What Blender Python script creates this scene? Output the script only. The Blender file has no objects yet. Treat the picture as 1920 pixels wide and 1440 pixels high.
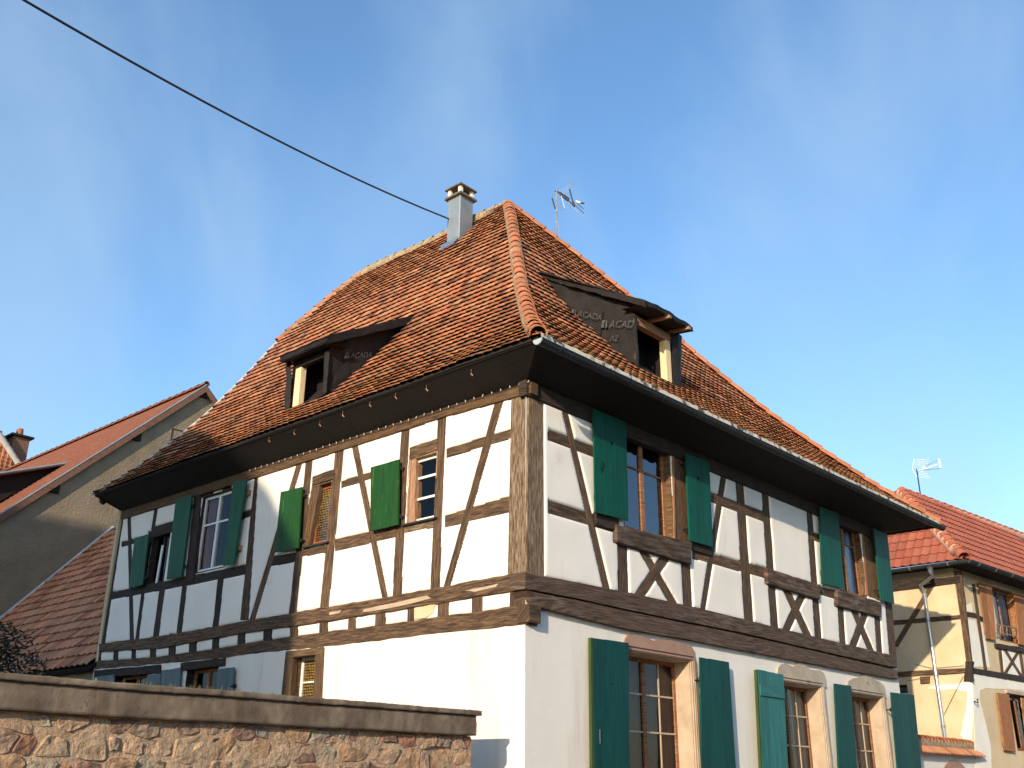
import bpy, math, random
import numpy as np
from mathutils import Vector, Matrix, noise
from mathutils.geometry import tessellate_polygon
random.seed(7)
RNG = np.random.default_rng(11)
SC = bpy.context.scene
COL = SC.collection
V = Vector
# ------------------------------------------------------------------ camera
YAW, PIT, ROLL, FPX = math.radians(42.04531), math.radians(21.61613), math.radians(0.47125), 1892.267
CAM = V((-9.62033, -8.42325, 1.6))
FW = V((math.cos(YAW)*math.cos(PIT), math.sin(YAW)*math.cos(PIT), math.sin(PIT)))
_rt = V((math.sin(YAW), -math.cos(YAW), 0)); _up = _rt.cross(FW)
RT = _rt*math.cos(ROLL)+_up*math.sin(ROLL); UP = -_rt*math.sin(ROLL)+_up*math.cos(ROLL)
cd = bpy.data.cameras.new('camera'); cam = bpy.data.objects.new('camera', cd); COL.objects.link(cam)
cam.matrix_world = Matrix(((RT.x, UP.x, -FW.x, CAM.x), (RT.y, UP.y, -FW.y, CAM.y), (RT.z, UP.z, -FW.z, CAM.z), (0, 0, 0, 1)))
cd.sensor_width = 36; cd.lens = FPX/1920*36; cd.clip_start = .1; cd.clip_end = 2000
SC.camera = cam
# ------------------------------------------------------------------ light
SUNV = V((-1, -.358, .335)).normalized()
SUN_EL = math.asin(SUNV.z); SUN_AZ = math.atan2(SUNV.x, SUNV.y)
w = bpy.data.worlds.new('World'); SC.world = w; w.use_nodes = True
nt = w.node_tree; nt.nodes.clear(); N = nt.nodes.new; LK = nt.links.new
sky = N('ShaderNodeTexSky'); sky.sky_type = 'NISHITA'; sky.sun_disc = False
sky.sun_elevation = SUN_EL; sky.sun_rotation = SUN_AZ; sky.altitude = 200; sky.air_density = 1.0; sky.dust_density = .6; sky.ozone_density = 2.0
bg = N('ShaderNodeBackground'); bg.inputs[1].default_value = .15; out = N('ShaderNodeOutputWorld')
tc = N('ShaderNodeTexCoord')
mp = N('ShaderNodeMapping'); mp.inputs['Rotation'].default_value = (.12, -.10, .2); mp.inputs['Scale'].default_value = (2.0, 2.4, .8); mp.inputs['Location'].default_value = (.9, .55, .1)
ns = N('ShaderNodeTexNoise'); ns.inputs['Scale'].default_value = 1.5; ns.inputs['Detail'].default_value = 6; ns.inputs['Roughness'].default_value = .5; ns.inputs['Distortion'].default_value = .35
mr = N('ShaderNodeMapRange'); mr.interpolation_type = 'SMOOTHSTEP'; mr.inputs[1].default_value = .44; mr.inputs[2].default_value = .74; mr.inputs[3].default_value = .06; mr.inputs[4].default_value = .50
mixc = N('ShaderNodeMix'); mixc.data_type = 'RGBA'; mixc.inputs['B'].default_value = (3.0, 4.2, 5.5, 1)
hs = N('ShaderNodeHueSaturation'); hs.inputs['Saturation'].default_value = 1.16; hs.inputs['Value'].default_value = 1.60
LK(tc.outputs['Generated'], mp.inputs[0]); LK(mp.outputs[0], ns.inputs['Vector']); LK(ns.outputs[0], mr.inputs[0])
LK(mr.outputs[0], mixc.inputs[0]); LK(sky.outputs[0], hs.inputs['Color']); LK(hs.outputs[0], mixc.inputs['A']); LK(mixc.outputs['Result'], bg.inputs[0]); LK(bg.outputs[0], out.inputs[0])
sd = bpy.data.lights.new('sun', 'SUN'); sd.energy = 5.0; sd.angle = math.radians(.6); sd.color = (1.0, .85, .65)
sun = bpy.data.objects.new('sun', sd); COL.objects.link(sun)
sun.rotation_euler = (-SUNV).to_track_quat('-Z', 'Y').to_euler(); sun.location = SUNV*60
SC.view_settings.view_transform = 'Standard'; SC.view_settings.look = 'None'; SC.view_settings.exposure = .20; SC.view_settings.gamma = 1
SC.view_settings.use_curve_mapping = False

# ------------------------------------------------------------------ materials
def mat(name, base, rough=.8, metal=0, **k):
    """base: colour or list of (pos,colour) driven by noise. k: scale, stretch, uv, bump, bscale, spots, obvar, tint"""
    m = bpy.data.materials.new(name); m.use_nodes = True; t = m.node_tree; n = t.nodes; l = t.links.new
    b = n['Principled BSDF']; b.inputs['Roughness'].default_value = rough; b.inputs['Metallic'].default_value = metal
    if 'spec' in k: b.inputs['Specular IOR Level'].default_value = k['spec']
    uv = k.get('uv', False)
    if uv:
        c = n.new('ShaderNodeUVMap'); vec = c.outputs[0]
    else:
        c = n.new('ShaderNodeNewGeometry'); vec = c.outputs['Position']
    mpn = n.new('ShaderNodeMapping'); l(vec, mpn.inputs[0]); mpn.inputs['Scale'].default_value = k.get('stretch', (1, 1, 1))
    oi = n.new('ShaderNodeObjectInfo')
    if uv:
        sc = n.new('ShaderNodeVectorMath'); sc.operation = 'SCALE'; sc.inputs[0].default_value = (37, 91, 53); l(oi.outputs['Random'], sc.inputs['Scale']); l(sc.outputs[0], mpn.inputs['Location'])
    no = n.new('ShaderNodeTexNoise'); no.inputs['Scale'].default_value = k.get('scale', 3); no.inputs['Detail'].default_value = k.get('detail', 6); no.inputs['Roughness'].default_value = .6
    l(mpn.outputs[0], no.inputs['Vector'])
    if isinstance(base, list):
        r = n.new('ShaderNodeValToRGB'); cr = r.color_ramp
        while len(cr.elements) < len(base): cr.elements.new(.5)
        for e, (p, c4) in zip(cr.elements, base): e.position = p; e.color = (*c4, 1)
        l(no.outputs[0], r.inputs[0]); col = r.outputs[0]
    else:
        rgb = n.new('ShaderNodeRGB'); rgb.outputs[0].default_value = (*base, 1); col = rgb.outputs[0]
    def mul(a, bsock, fac=1.0, mode='MULTIPLY'):
        mx = n.new('ShaderNodeMix'); mx.data_type = 'RGBA'; mx.blend_type = mode; mx.inputs[0].default_value = fac
        l(a, mx.inputs['A']); l(bsock, mx.inputs['B']); return mx.outputs['Result']
    if k.get('tint'):
        at = n.new('ShaderNodeAttribute'); at.attribute_name = 'tint'; col = mul(col, at.outputs['Color'])
    if 'obvar' in k:
        mr_ = n.new('ShaderNodeMapRange'); mr_.inputs[3].default_value = 1-k['obvar']; mr_.inputs[4].default_value = 1+k['obvar']; l(oi.outputs['Random'], mr_.inputs[0])
        cb = n.new('ShaderNodeCombineColor'); [l(mr_.outputs[0], cb.inputs[i]) for i in range(3)]; col = mul(col, cb.outputs[0])
    for sp in k.get('spots', []):   # (scale, lo, hi, colour, strength[, stretch])
        s2 = n.new('ShaderNodeTexNoise'); s2.inputs['Scale'].default_value = sp[0]; s2.inputs['Detail'].default_value = 5; s2.inputs['Roughness'].default_value = .65
        if len(sp) > 5:
            m2 = n.new('ShaderNodeMapping'); m2.inputs['Scale'].default_value = sp[5]; l(mpn.outputs[0] if uv else vec, m2.inputs[0]); l(m2.outputs[0], s2.inputs['Vector'])
        else: l(mpn.outputs[0] if uv else vec, s2.inputs['Vector'])
        q = n.new('ShaderNodeMapRange'); q.interpolation_type = 'SMOOTHSTEP'; q.inputs[1].default_value = sp[1]; q.inputs[2].default_value = sp[2]; q.inputs[4].default_value = sp[4]
        l(s2.outputs[0], q.inputs[0]); mx = n.new('ShaderNodeMix'); mx.data_type = 'RGBA'; l(q.outputs[0], mx.inputs[0]); l(col, mx.inputs['A']); mx.inputs['B'].default_value = (*sp[3], 1); col = mx.outputs['Result']
    l(col, b.inputs['Base Color'])
    if k.get('bump', 0):
        b2 = n.new('ShaderNodeTexNoise'); b2.inputs['Scale'].default_value = k.get('bscale', 30); b2.inputs['Detail'].default_value = 6; b2.inputs['Roughness'].default_value = .65
        l(mpn.outputs[0], b2.inputs['Vector']); bp = n.new('ShaderNodeBump'); bp.inputs['Strength'].default_value = k['bump']; bp.inputs['Distance'].default_value = k.get('bdist', .02)
        l(b2.outputs[0], bp.inputs['Height']); l(bp.outputs[0], b.inputs['Normal'])
    return m
GR = (2.6, 30, 1)
def wood(name, a, b_, c_, **k):
    kw = dict(uv=True, stretch=GR, scale=1.6, bump=.9, bscale=2.2, bdist=.012, obvar=.22); kw.update(k)
    kw.setdefault('spots', [(1.4, .60, .66, tuple(x*.22 for x in a), .85, (1, .8, 1))])
    return mat(name, [(.36, a), (.5, b_), (.63, c_)], .88, **kw)
M = {}
M['plaster'] = mat('plaster_white', [(.3, (.80, .745, .655)), (.7, (.87, .815, .73))], .9, scale=1.3, bump=.4, bscale=60, bdist=.006, spots=[(2.2, .58, .80, (.62, .55, .45), .5), (3.5, .60, .78, (.55, .48, .38), .4, (2.2, 2.2, .25)), (30, .70, .74, (.4, .34, .27), .5)])
M['roughcast'] = mat('roughcast_white', [(.3, (.79, .735, .645)), (.7, (.86, .805, .715))], .92, scale=.8, bump=.7, bscale=55, bdist=.01, spots=[(1.1, .52, .74, (.60, .52, .42), .55, (1.6, 1.6, .2)), (26, .62, .70, (.52, .47, .38), .6)])
M['oak'] = wood('oak_weathered', (.030, .016, .008), (.085, .046, .022), (.155, .092, .048))
M['oak_pale'] = wood('oak_grey_worn', (.06, .032, .015), (.155, .10, .055), (.26, .20, .14), stretch=(4, 34, 1), spots=[(1.5, .57, .64, (.10, .06, .035), .8, (1, 1, 1))])
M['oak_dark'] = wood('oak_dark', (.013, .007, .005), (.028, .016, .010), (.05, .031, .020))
M['beam_r'] = wood('beam_stained', (.026, .014, .009), (.072, .041, .025), (.135, .088, .056), stretch=(1.6, 12, 1), spots=[(1.1, .55, .70, (.17, .13, .10), .7, (.9, .16, 1)), (2.0, .60, .66, (.03, .02, .014), .85, (1, 1.4, 1))])
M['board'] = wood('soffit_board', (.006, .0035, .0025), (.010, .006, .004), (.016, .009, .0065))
M['newwood'] = wood('new_spruce', (.62, .45, .24), (.74, .56, .32), (.80, .63, .38), bump=.2, spots=[(3, .68, .72, (.4, .22, .09), .7)])
M['oldstud'] = wood('brown_lath', (.25, .13, .07), (.33, .18, .10), (.42, .24, .14))
M['winbrown'] = wood('window_wood_brown', (.20, .085, .035), (.28, .125, .055), (.36, .17, .08), bump=.3)
M['winboard'] = wood('window_board_brown', (.065, .032, .013), (.115, .062, .027), (.17, .098, .046), bump=.5)
M['winred'] = wood('window_wood_red', (.26, .07, .03), (.33, .09, .035), (.4, .12, .05), bump=.3)
M['brownsh'] = wood('shutter_brown', (.26, .10, .035), (.33, .135, .05), (.40, .17, .07), bump=.3)
M['winwhite'] = mat('window_paint_white', [(.3, (.72, .71, .67)), (.7, (.82, .81, .77))], .5, scale=8)
M['bar'] = mat('glazing_bar_pale', (.55, .40, .26), .5)
def paint(name, c, worn, amt=.5, **k):
    k.setdefault('spec', .18)
    return mat(name, [(.3, tuple(x*.72 for x in c)), (.7, tuple(x*1.18 for x in c))], .55, uv=True, stretch=(1, 9, 1), scale=1.6, bump=.35, bscale=3, bdist=.004, obvar=.10,
               spots=[(2.6, .60, .72, worn, amt, (1, .9, 1)), (9, .70, .76, tuple(x*.25 for x in c), .6, (.5, 1.2, 1))], **k)
M['green_l'] = paint('shutter_green', (.014, .072, .014), (.11, .20, .07), .75)
M['green_dk'] = paint('shutter_green_dull', (.014, .085, .042), (.04, .13, .07), .4)
M['green_r'] = paint('shutter_teal_green', (.001, .072, .045), (.01, .11, .07), .45)
M['green_g'] = paint('shutter_teal_dark', (.003, .057, .050), (.02, .11, .10), .5)
M['green_w'] = paint('shutter_teal_flaking', (.03, .155, .145), (.10, .28, .25), .7)
M['green_b'] = paint('shutter_blue_grey', (.11, .15, .16), (.2, .24, .24), .4)
M['green_edge'] = paint('shutter_edge_green', (.045, .075, .018), (.2, .15, .07), .6)
M['sand'] = mat('sandstone', [(.25, (.35, .255, .17)), (.5, (.46, .345, .235)), (.75, (.54, .42, .30))], .9, scale=3.5, bump=.5, bscale=40, bdist=.006, spots=[(2.3, .60, .74, (.25, .18, .12), .6), (5, .62, .7, (.52, .30, .2), .5)])
M['sandred'] = mat('sandstone_pink', [(.25, (.30, .17, .12)), (.5, (.37, .22, .155)), (.75, (.42, .27, .19))], .9, scale=3, bump=.5, bscale=40, bdist=.006, spots=[(3, .58, .72, (.18, .12, .085), .55)])
M['sandgrey'] = mat('sandstone_grey', [(.25, (.34, .27, .20)), (.5, (.44, .36, .27)), (.75, (.52, .43, .33))], .9, scale=3, bump=.5, bscale=40, bdist=.006, spots=[(2.2, .56, .70, (.17, .13, .10), .65)])
M['tile'] = mat('clay_tile_old', [(.3, (.82, .82, .82)), (.7, (1.15, 1.15, 1.15))], .88, scale=9, tint=True, bump=.5, bscale=60, bdist=.006,
                spots=[(.9, .50, .70, (.13, .072, .036), .55), (6.5, .60, .70, (.28, .21, .085), .45), (11, .64, .72, (.05, .035, .028), .6)])
M['tile_moss'] = mat('clay_tile_mossy', [(.3, (.75, .75, .75)), (.7, (1.15, 1.15, 1.15))], .9, scale=9, tint=True, bump=.9, bscale=50, bdist=.012,
                spots=[(5.0, .48, .62, (.17, .12, .045), .7), (9, .55, .66, (.06, .045, .026), .8), (14, .60, .68, (.42, .36, .22), .5)])
M['tile_new'] = mat('clay_tile_new', [(.3, (.9, .9, .9)), (.7, (1.1, 1.1, 1.1))], .8, scale=6, tint=True, bump=.3, bscale=60, bdist=.004)
M['hip'] = mat('hip_tile_clay', [(.3, (.34, .115, .05)), (.6, (.44, .165, .075)), (.8, (.48, .21, .10))], .88, scale=5, obvar=.18, bump=.5, bscale=50, bdist=.005, spots=[(6, .56, .68, (.38, .30, .17), .6), (12, .62, .7, (.08, .06, .04), .6)])
M['hipnew'] = mat('hip_tile_new', [(.3, (.38, .10, .05)), (.7, (.46, .14, .075))], .8, scale=5, obvar=.08)
M['lid'] = mat('cap_concrete_dark', [(.3, (.09, .075, .055)), (.7, (.17, .145, .11))], .9, scale=8)
M['mortar'] = mat('mortar_lichened', [(.3, (.20, .15, .085)), (.5, (.36, .28, .17)), (.75, (.46, .38, .25))], .95, scale=9, bump=.9, bscale=40, bdist=.02, spots=[(16, .55, .63, (.08, .06, .04), .8)])
M['limecol'] = mat('mortar_fresh', [(.3, (.45, .24, .14)), (.7, (.60, .38, .25))], .9, scale=6)
M['verge'] = mat('verge_lime', [(.3, (.42, .40, .37)), (.7, (.62, .60, .57))], .9, scale=5, bump=.4)
M['zinc_dk'] = mat('zinc_weathered_dark', [(.3, (.018, .018, .020)), (.7, (.038, .038, .042))], .6, .2, scale=5)
M['zinc'] = mat('zinc_bright', [(.3, (.42, .44, .46)), (.7, (.60, .62, .64))], .32, .85, scale=4)
M['zinc_cap'] = mat('zinc_pale', (.40, .46, .46), .6, .2)
M['zinc_ch'] = mat('zinc_chimney', [(.3, (.20, .235, .26)), (.7, (.27, .31, .335))], .6, .35, scale=2.5)
M['drip'] = mat('drip_edge_lichen', [(.40, (.07, .055, .035)), (.50, (.55, .50, .40)), (.8, (.68, .63, .52))], .9, scale=7, detail=3)
M['membrane'] = mat('roof_membrane_black', [(.3, (.008, .007, .007)), (.7, (.020, .017, .016))], .7, spec=.25, scale=4, bump=.6, bscale=7, bdist=.05)
M['membrane_g'] = mat('roof_membrane_grey', [(.3, (.013, .0105, .0095)), (.7, (.024, .020, .018))], .8, spec=.25, scale=4, bump=.5, bscale=6, bdist=.05)
M['print'] = mat('membrane_print', [(.40, (.03, .026, .024)), (.6, (.085, .078, .074))], .8, scale=20)
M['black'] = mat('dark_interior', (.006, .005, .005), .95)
M['iron'] = mat('iron_black', (.02, .02, .02), .5, .5)
M['cable'] = mat('cable_black', (.012, .011, .02), .6)
M['bulb'] = mat('bulb_clear', (.55, .52, .46), .3)
M['curtain'] = mat('curtain_cream', [(.3, (.40, .34, .24)), (.7, (.62, .55, .42))], .9, stretch=(9, 9, .4), scale=2)
M['curtain_r'] = mat('curtain_red_brown', [(.3, (.17, .06, .03)), (.7, (.27, .11, .06))], .9, stretch=(6, 6, .4), scale=2)
M['curtain_b'] = mat('curtain_blue_white', [(.35, (.25, .30, .38)), (.6, (.62, .66, .72))], .9, stretch=(8, 8, .4), scale=2.5)
M['conc'] = mat('coping_concrete', [(.3, (.085, .058, .038)), (.5, (.17, .125, .085)), (.7, (.26, .20, .135))], .93, scale=2.6, bump=.6, bscale=60, bdist=.008, spots=[(1.6, .50, .70, (.15, .085, .055), .6), (1.2, .5, .72, (.30, .235, .165), .5, (2.5, 1, .6)), (40, .70, .745, (.62, .58, .5), .9), (24, .60, .67, (.07, .05, .035), .6)])
M['stone'] = mat('rubble_stone', [(.3, (.6, .56, .54)), (.5, (1.2, 1.2, 1.2)), (.7, (1.75, 1.65, 1.55))], .92, scale=9, detail=8, tint=True, bump=1.0, bscale=16, bdist=.05, spots=[(7, .62, .70, (.10, .065, .045), .6), (30, .68, .73, (.5, .45, .38), .5)])
M['wallmortar'] = mat('wall_mortar', [(.25, (.34, .215, .135)), (.5, (.50, .345, .22)), (.75, (.58, .42, .28))], .95, scale=5, bump=1.0, bscale=22, bdist=.05, spots=[(9, .62, .70, (.15, .09, .055), .6)])
M['cream'] = mat('render_cream', [(.25, (.50, .38, .215)), (.5, (.60, .465, .28)), (.75, (.65, .52, .33))], .92, scale=1.7, bump=.5, bscale=30, bdist=.01, spots=[(1.2, .58, .72, (.50, .41, .28), .5), (4, .68, .74, (.36, .27, .16), .4)])
M['patch'] = mat('render_white_repair', [(.3, (.74, .69, .58)), (.7, (.82, .78, .68))], .92, scale=2, bump=.4, bscale=30, bdist=.008)
M['gable'] = mat('render_grey_tan', [(.25, (.20, .15, .095)), (.5, (.27, .205, .13)), (.75, (.34, .26, .17))], .95, scale=1.4, bump=1.0, bscale=14, bdist=.04, spots=[(.8, .5, .7, (.24, .21, .17), .5)])
M['barge'] = wood('barge_board', (.15, .07, .04), (.20, .095, .058), (.25, .12, .075), bump=.2)
M['finetile'] = mat('fine_clay_tiles', [(.3, (.15, .052, .03)), (.6, (.21, .075, .042)), (.8, (.26, .10, .06))], .88, scale=7, detail=8, bump=.8, bscale=26, bdist=.02, spots=[(1.3, .55, .75, (.28, .13, .08), .5)])
M['asphalt'] = mat('asphalt', [(.3, (.035, .035, .036)), (.7, (.055, .055, .055))], .9, scale=20, bump=.4)
M['ground'] = mat('ground_earth', [(.3, (.05, .05, .03)), (.7, (.09, .085, .05))], .95, scale=1.5)
M['paving'] = mat('paving_stone', [(.3, (.11, .10, .09)), (.7, (.15, .14, .12))], .9, scale=3)
M['leaf'] = mat('leaf_dark', [(.3, (.006, .013, .004)), (.7, (.018, .034, .010))], .6, scale=12, obvar=.3)
M['bark'] = mat('bark', (.07, .05, .035), .95)
M['grass'] = mat('dry_grass', (.20, .19, .08), .9)
M['anten'] = mat('antenna_metal', [(.3, (.28, .27, .27)), (.7, (.5, .5, .5))], .4, .6, scale=10)
M['anten_dk'] = mat('antenna_black', (.02, .018, .03), .5)
M['anten_w'] = mat('antenna_white', (.75, .73, .60), .5)
M['rooflight'] = mat('rooflight_frame', (.05, .07, .12), .3)

def glassmat(name, refl, tintc, pattern=None):
    m = bpy.data.materials.new(name); m.use_nodes = True; t = m.node_tree; n = t.nodes; l = t.links.new; n.clear()
    o = n.new('ShaderNodeOutputMaterial'); tr = n.new('ShaderNodeBsdfTransparent'); tr.inputs[0].default_value = (*tintc, 1)
    g = n.new('ShaderNodeBsdfGlossy'); g.inputs['Roughness'].default_value = .02; g.inputs[0].default_value = (.9, .92, 1, 1)
    lw = n.new('ShaderNodeFresnel'); lw.inputs[0].default_value = refl; mx = n.new('ShaderNodeMixShader')
    tcn = n.new('ShaderNodeNewGeometry'); nz = n.new('ShaderNodeTexNoise'); nz.inputs['Scale'].default_value = 2.5; bp = n.new('ShaderNodeBump'); bp.inputs['Strength'].default_value = .15; bp.inputs['Distance'].default_value = .03
    l(tcn.outputs['Position'], nz.inputs['Vector']); l(nz.outputs[0], bp.inputs['Height']); l(bp.outputs[0], g.inputs['Normal'])
    if pattern:
        df = n.new('ShaderNodeBsdfPrincipled'); vz = n.new('ShaderNodeTexVoronoi'); vz.inputs['Scale'].default_value = pattern; vz.inputs['Randomness'].default_value = .15
        rp = n.new('ShaderNodeValToRGB'); rp.color_ramp.elements[0].position = .25; rp.color_ramp.elements[0].color = (.32, .20, .05, 1); rp.color_ramp.elements[1].position = .52; rp.color_ramp.elements[1].color = (.028, .016, .008, 1)
        l(tcn.outputs['Position'], vz.inputs['Vector']); l(vz.outputs['Distance'], rp.inputs[0]); l(rp.outputs[0], df.inputs['Base Color']); df.inputs['Roughness'].default_value = .25
        l(df.outputs[0], o.inputs[0]); return m
    l(lw.outputs[0], mx.inputs[0]); l(tr.outputs[0], mx.inputs[1]); l(g.outputs[0], mx.inputs[2]); l(mx.outputs[0], o.inputs[0]); return m
M['glass'] = glassmat('window_glass', 2.1, (.55, .58, .62))
M['glass_c'] = glassmat('window_glass_clear', 1.33, (.88, .88, .86))
M['amber'] = glassmat('leaded_amber_glass', 1.5, (1, 1, 1), pattern=24)

# ------------------------------------------------------------------ mesh helpers
def link(o, parent=None):
    COL.objects.link(o)
    if parent is not None: o.parent = parent
    return o
def mobj(name, verts, faces, m, parent=None, smooth=False, uvs=None, tint=None):
    me = bpy.data.meshes.new(name); me.from_pydata([tuple(v) for v in verts], [], faces)
    if m is not None: me.materials.append(m)
    if uvs is not None:
        ul = me.uv_layers.new(name='UVMap'); li = np.empty(len(me.loops), dtype=np.int32); me.loops.foreach_get('vertex_index', li)
        ul.data.foreach_set('uv', np.asarray(uvs, dtype=np.float32)[li].ravel())
    if tint is not None:
        a = me.attributes.new('tint', 'FLOAT_COLOR', 'POINT'); tt = np.ones((len(verts), 4), dtype=np.float32); tt[:, :3] = tint; a.data.foreach_set('color', tt.ravel())
    if smooth: me.polygons.foreach_set('use_smooth', [True]*len(me.polygons))
    o = bpy.data.objects.new(name, me); link(o, parent); return o
def thing(name, label, cat, group=None, loc=(0, 0, 0)):
    o = bpy.data.objects.new(name, None); COL.objects.link(o); o.location = loc; o['label'] = label; o['category'] = cat
    o.empty_display_size = .2
    if group: o['group'] = group
    return o
def tag(o, label, cat, group=None):
    o['label'] = label; o['category'] = cat
    if group: o['group'] = group
    return o
def kind(o, k): o['kind'] = k; return o
def box(name, lo, hi, m, parent=None, uvl=2):
    x0, y0, z0 = lo; x1, y1, z1 = hi
    v = [(x, y, z) for x in (x0, x1) for y in (y0, y1) for z in (z0, z1)]
    f = [(0, 1, 3, 2), (4, 6, 7, 5), (0, 4, 5, 1), (2, 3, 7, 6), (0, 2, 6, 4), (1, 5, 7, 3)]
    ax = max(range(3), key=lambda i: (hi[i]-lo[i])); uv = [(p[ax], p[(ax+1) % 3]+p[(ax+2) % 3]) for p in v]
    return mobj(name, v, f, m, parent, uvs=uv)
class MB:
    def __init__(s): s.v = []; s.f = []; s.u = []
    def box(s, lo, hi):
        k = len(s.v); x0, y0, z0 = lo; x1, y1, z1 = hi
        pts = [(x, y, z) for x in (x0, x1) for y in (y0, y1) for z in (z0, z1)]
        ax = max(range(3), key=lambda i: abs(hi[i]-lo[i])); s.v += pts; s.u += [(p[ax], p[(ax+1) % 3]+p[(ax+2) % 3]) for p in pts]
        s.f += [tuple(k+i for i in q) for q in ((0, 1, 3, 2), (4, 6, 7, 5), (0, 4, 5, 1), (2, 3, 7, 6), (0, 2, 6, 4), (1, 5, 7, 3))]
    def hexa(s, A, B):
        k = len(s.v); n = len(A); s.v += [tuple(p) for p in A]+[tuple(p) for p in B]; s.u += [(p[0]+p[1], p[2]) for p in s.v[k:]]
        s.f.append(tuple(range(k+n-1, k-1, -1))); s.f.append(tuple(range(k+n, k+2*n)))
        s.f += [(k+i, k+(i+1) % n, k+n+(i+1) % n, k+n+i) for i in range(n)]
    def tube(s, pts, r, n=8, cap=True, arc=None):
        k = len(s.v); pts = [V(p) for p in pts]; L = 0
        rr = r if isinstance(r, (list, tuple)) else [r]*len(pts)
        for i, p in enumerate(pts):
            d = (pts[min(i+1, len(pts)-1)]-pts[max(i-1, 0)]).normalized()
            a = d.cross(V((0, 0, 1)));
            if a.length < .05: a = d.cross(V((1, 0, 0)))
            a.normalize(); b = a.cross(d)
            if i: L += (p-pts[i-1]).length
            for j in range(n):
                t = 2*math.pi*j/n; q = p+a*rr[i]*math.cos(t)+b*rr[i]*math.sin(t); s.v.append(tuple(q)); s.u.append((L, j/n*rr[i]*6))
        for i in range(len(pts)-1):
            for j in range(n): s.f.append((k+i*n+j, k+i*n+(j+1) % n, k+(i+1)*n+(j+1) % n, k+(i+1)*n+j))
        if cap: s.f.append(tuple(range(k, k+n))); e = k+(len(pts)-1)*n; s.f.append(tuple(range(e+n-1, e-1, -1)))
    def build(s, name, m, parent=None, smooth=False): return mobj(name, s.v, s.f, m, parent, smooth, uvs=s.u)

def ray(px, py): return FW + RT*((px-960)/FPX) - UP*((py-720)/FPX)
class Plane:
    def __init__(s, o, t, n, u=(0, 0, 1)): s.o = V(o); s.t = V(t); s.n = V(n).normalized(); s.u = V(u)
    def P(s, a, z, off=0): return s.o+s.t*a+s.u*z+s.n*off
    def at(s, px, py, off=0):
        nn = s.t.cross(s.u).normalized()
        if nn.dot(s.n) < 0: nn = -nn
        d = ray(px, py); k = nn.dot(s.o+s.n*off-CAM)/nn.dot(d); q = CAM+d*k-s.o-s.n*off
        # solve q = t*a + u*z
        tt, uu, tu = s.t.dot(s.t), s.u.dot(s.u), s.t.dot(s.u); qt, qu = q.dot(s.t), q.dot(s.u); D = tt*uu-tu*tu
        return ((qt*uu-qu*tu)/D, (qu*tt-qt*tu)/D)
    def rect(s, quad, off=0):
        p = [s.at(*q, off) for q in quad]; a = sorted(x[0] for x in p); z = sorted(x[1] for x in p)
        return ((a[0]+a[1])/2, (a[2]+a[3])/2, (z[0]+z[1])/2, (z[2]+z[3])/2)
PL = Plane((.03, 0, 4.1), (0, 1, 0), (-1, 0, 0), (.012, 0, 1))     # upper storey, left face   (z counted from 4.1)
PLG = Plane((0, 0, 0), (0, 1, 0), (-1, 0, 0))                      # ground storey, left face
PR = Plane((0, 0, 0), (1, 0, 0), (0, -1, 0))                       # right face
def prism(name, pl, loops, o0, o1, m, parent=None, uvv=False):
    """closed loops in plane coordinates (first outer, others holes) extruded from offset o0 to o1"""
    flat = [V((a, b, 0)) for lp in loops for (a, b) in lp]; tris = tessellate_polygon([[V((a, b, 0)) for a, b in lp] for lp in loops]); n = len(flat)
    vs = [pl.P(p.x, p.y, o1) for p in flat]+[pl.P(p.x, p.y, o0) for p in flat]
    fs = [tuple(t) for t in tris]+[tuple(i+n for i in reversed(t)) for t in tris]; k = 0
    for lp in loops:
        L = len(lp)
        for i in range(L): a, b = k+i, k+(i+1) % L; fs.append((a, b, b+n, a+n))
        k += L
    uv = [((p.y, p.x) if uvv else (p.x, p.y)) for p in flat]*2
    return mobj(name, vs, fs, m, parent, uvs=uv)
def rpoly(s0, s1, z0, z1): return [(s0, z0), (s1, z0), (s1, z1), (s0, z1)]
def resample(e1, e2, step=.13):
    e1 = [V((*p, 0)) for p in e1]; e2 = [V((*p, 0)) for p in e2]; mid = [(a+b)/2 for a, b in zip(e1, e2)]
    out = []; L = 0
    for i in range(len(mid)-1):
        d = (mid[i+1]-mid[i]).length; n = max(1, int(round(d/step)))
        for j in range(n+(i == len(mid)-2)): t = j/n; out.append((L+d*t, e1[i].lerp(e1[i+1], t), e2[i].lerp(e2[i+1], t)))
        L += d
    return out
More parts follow.
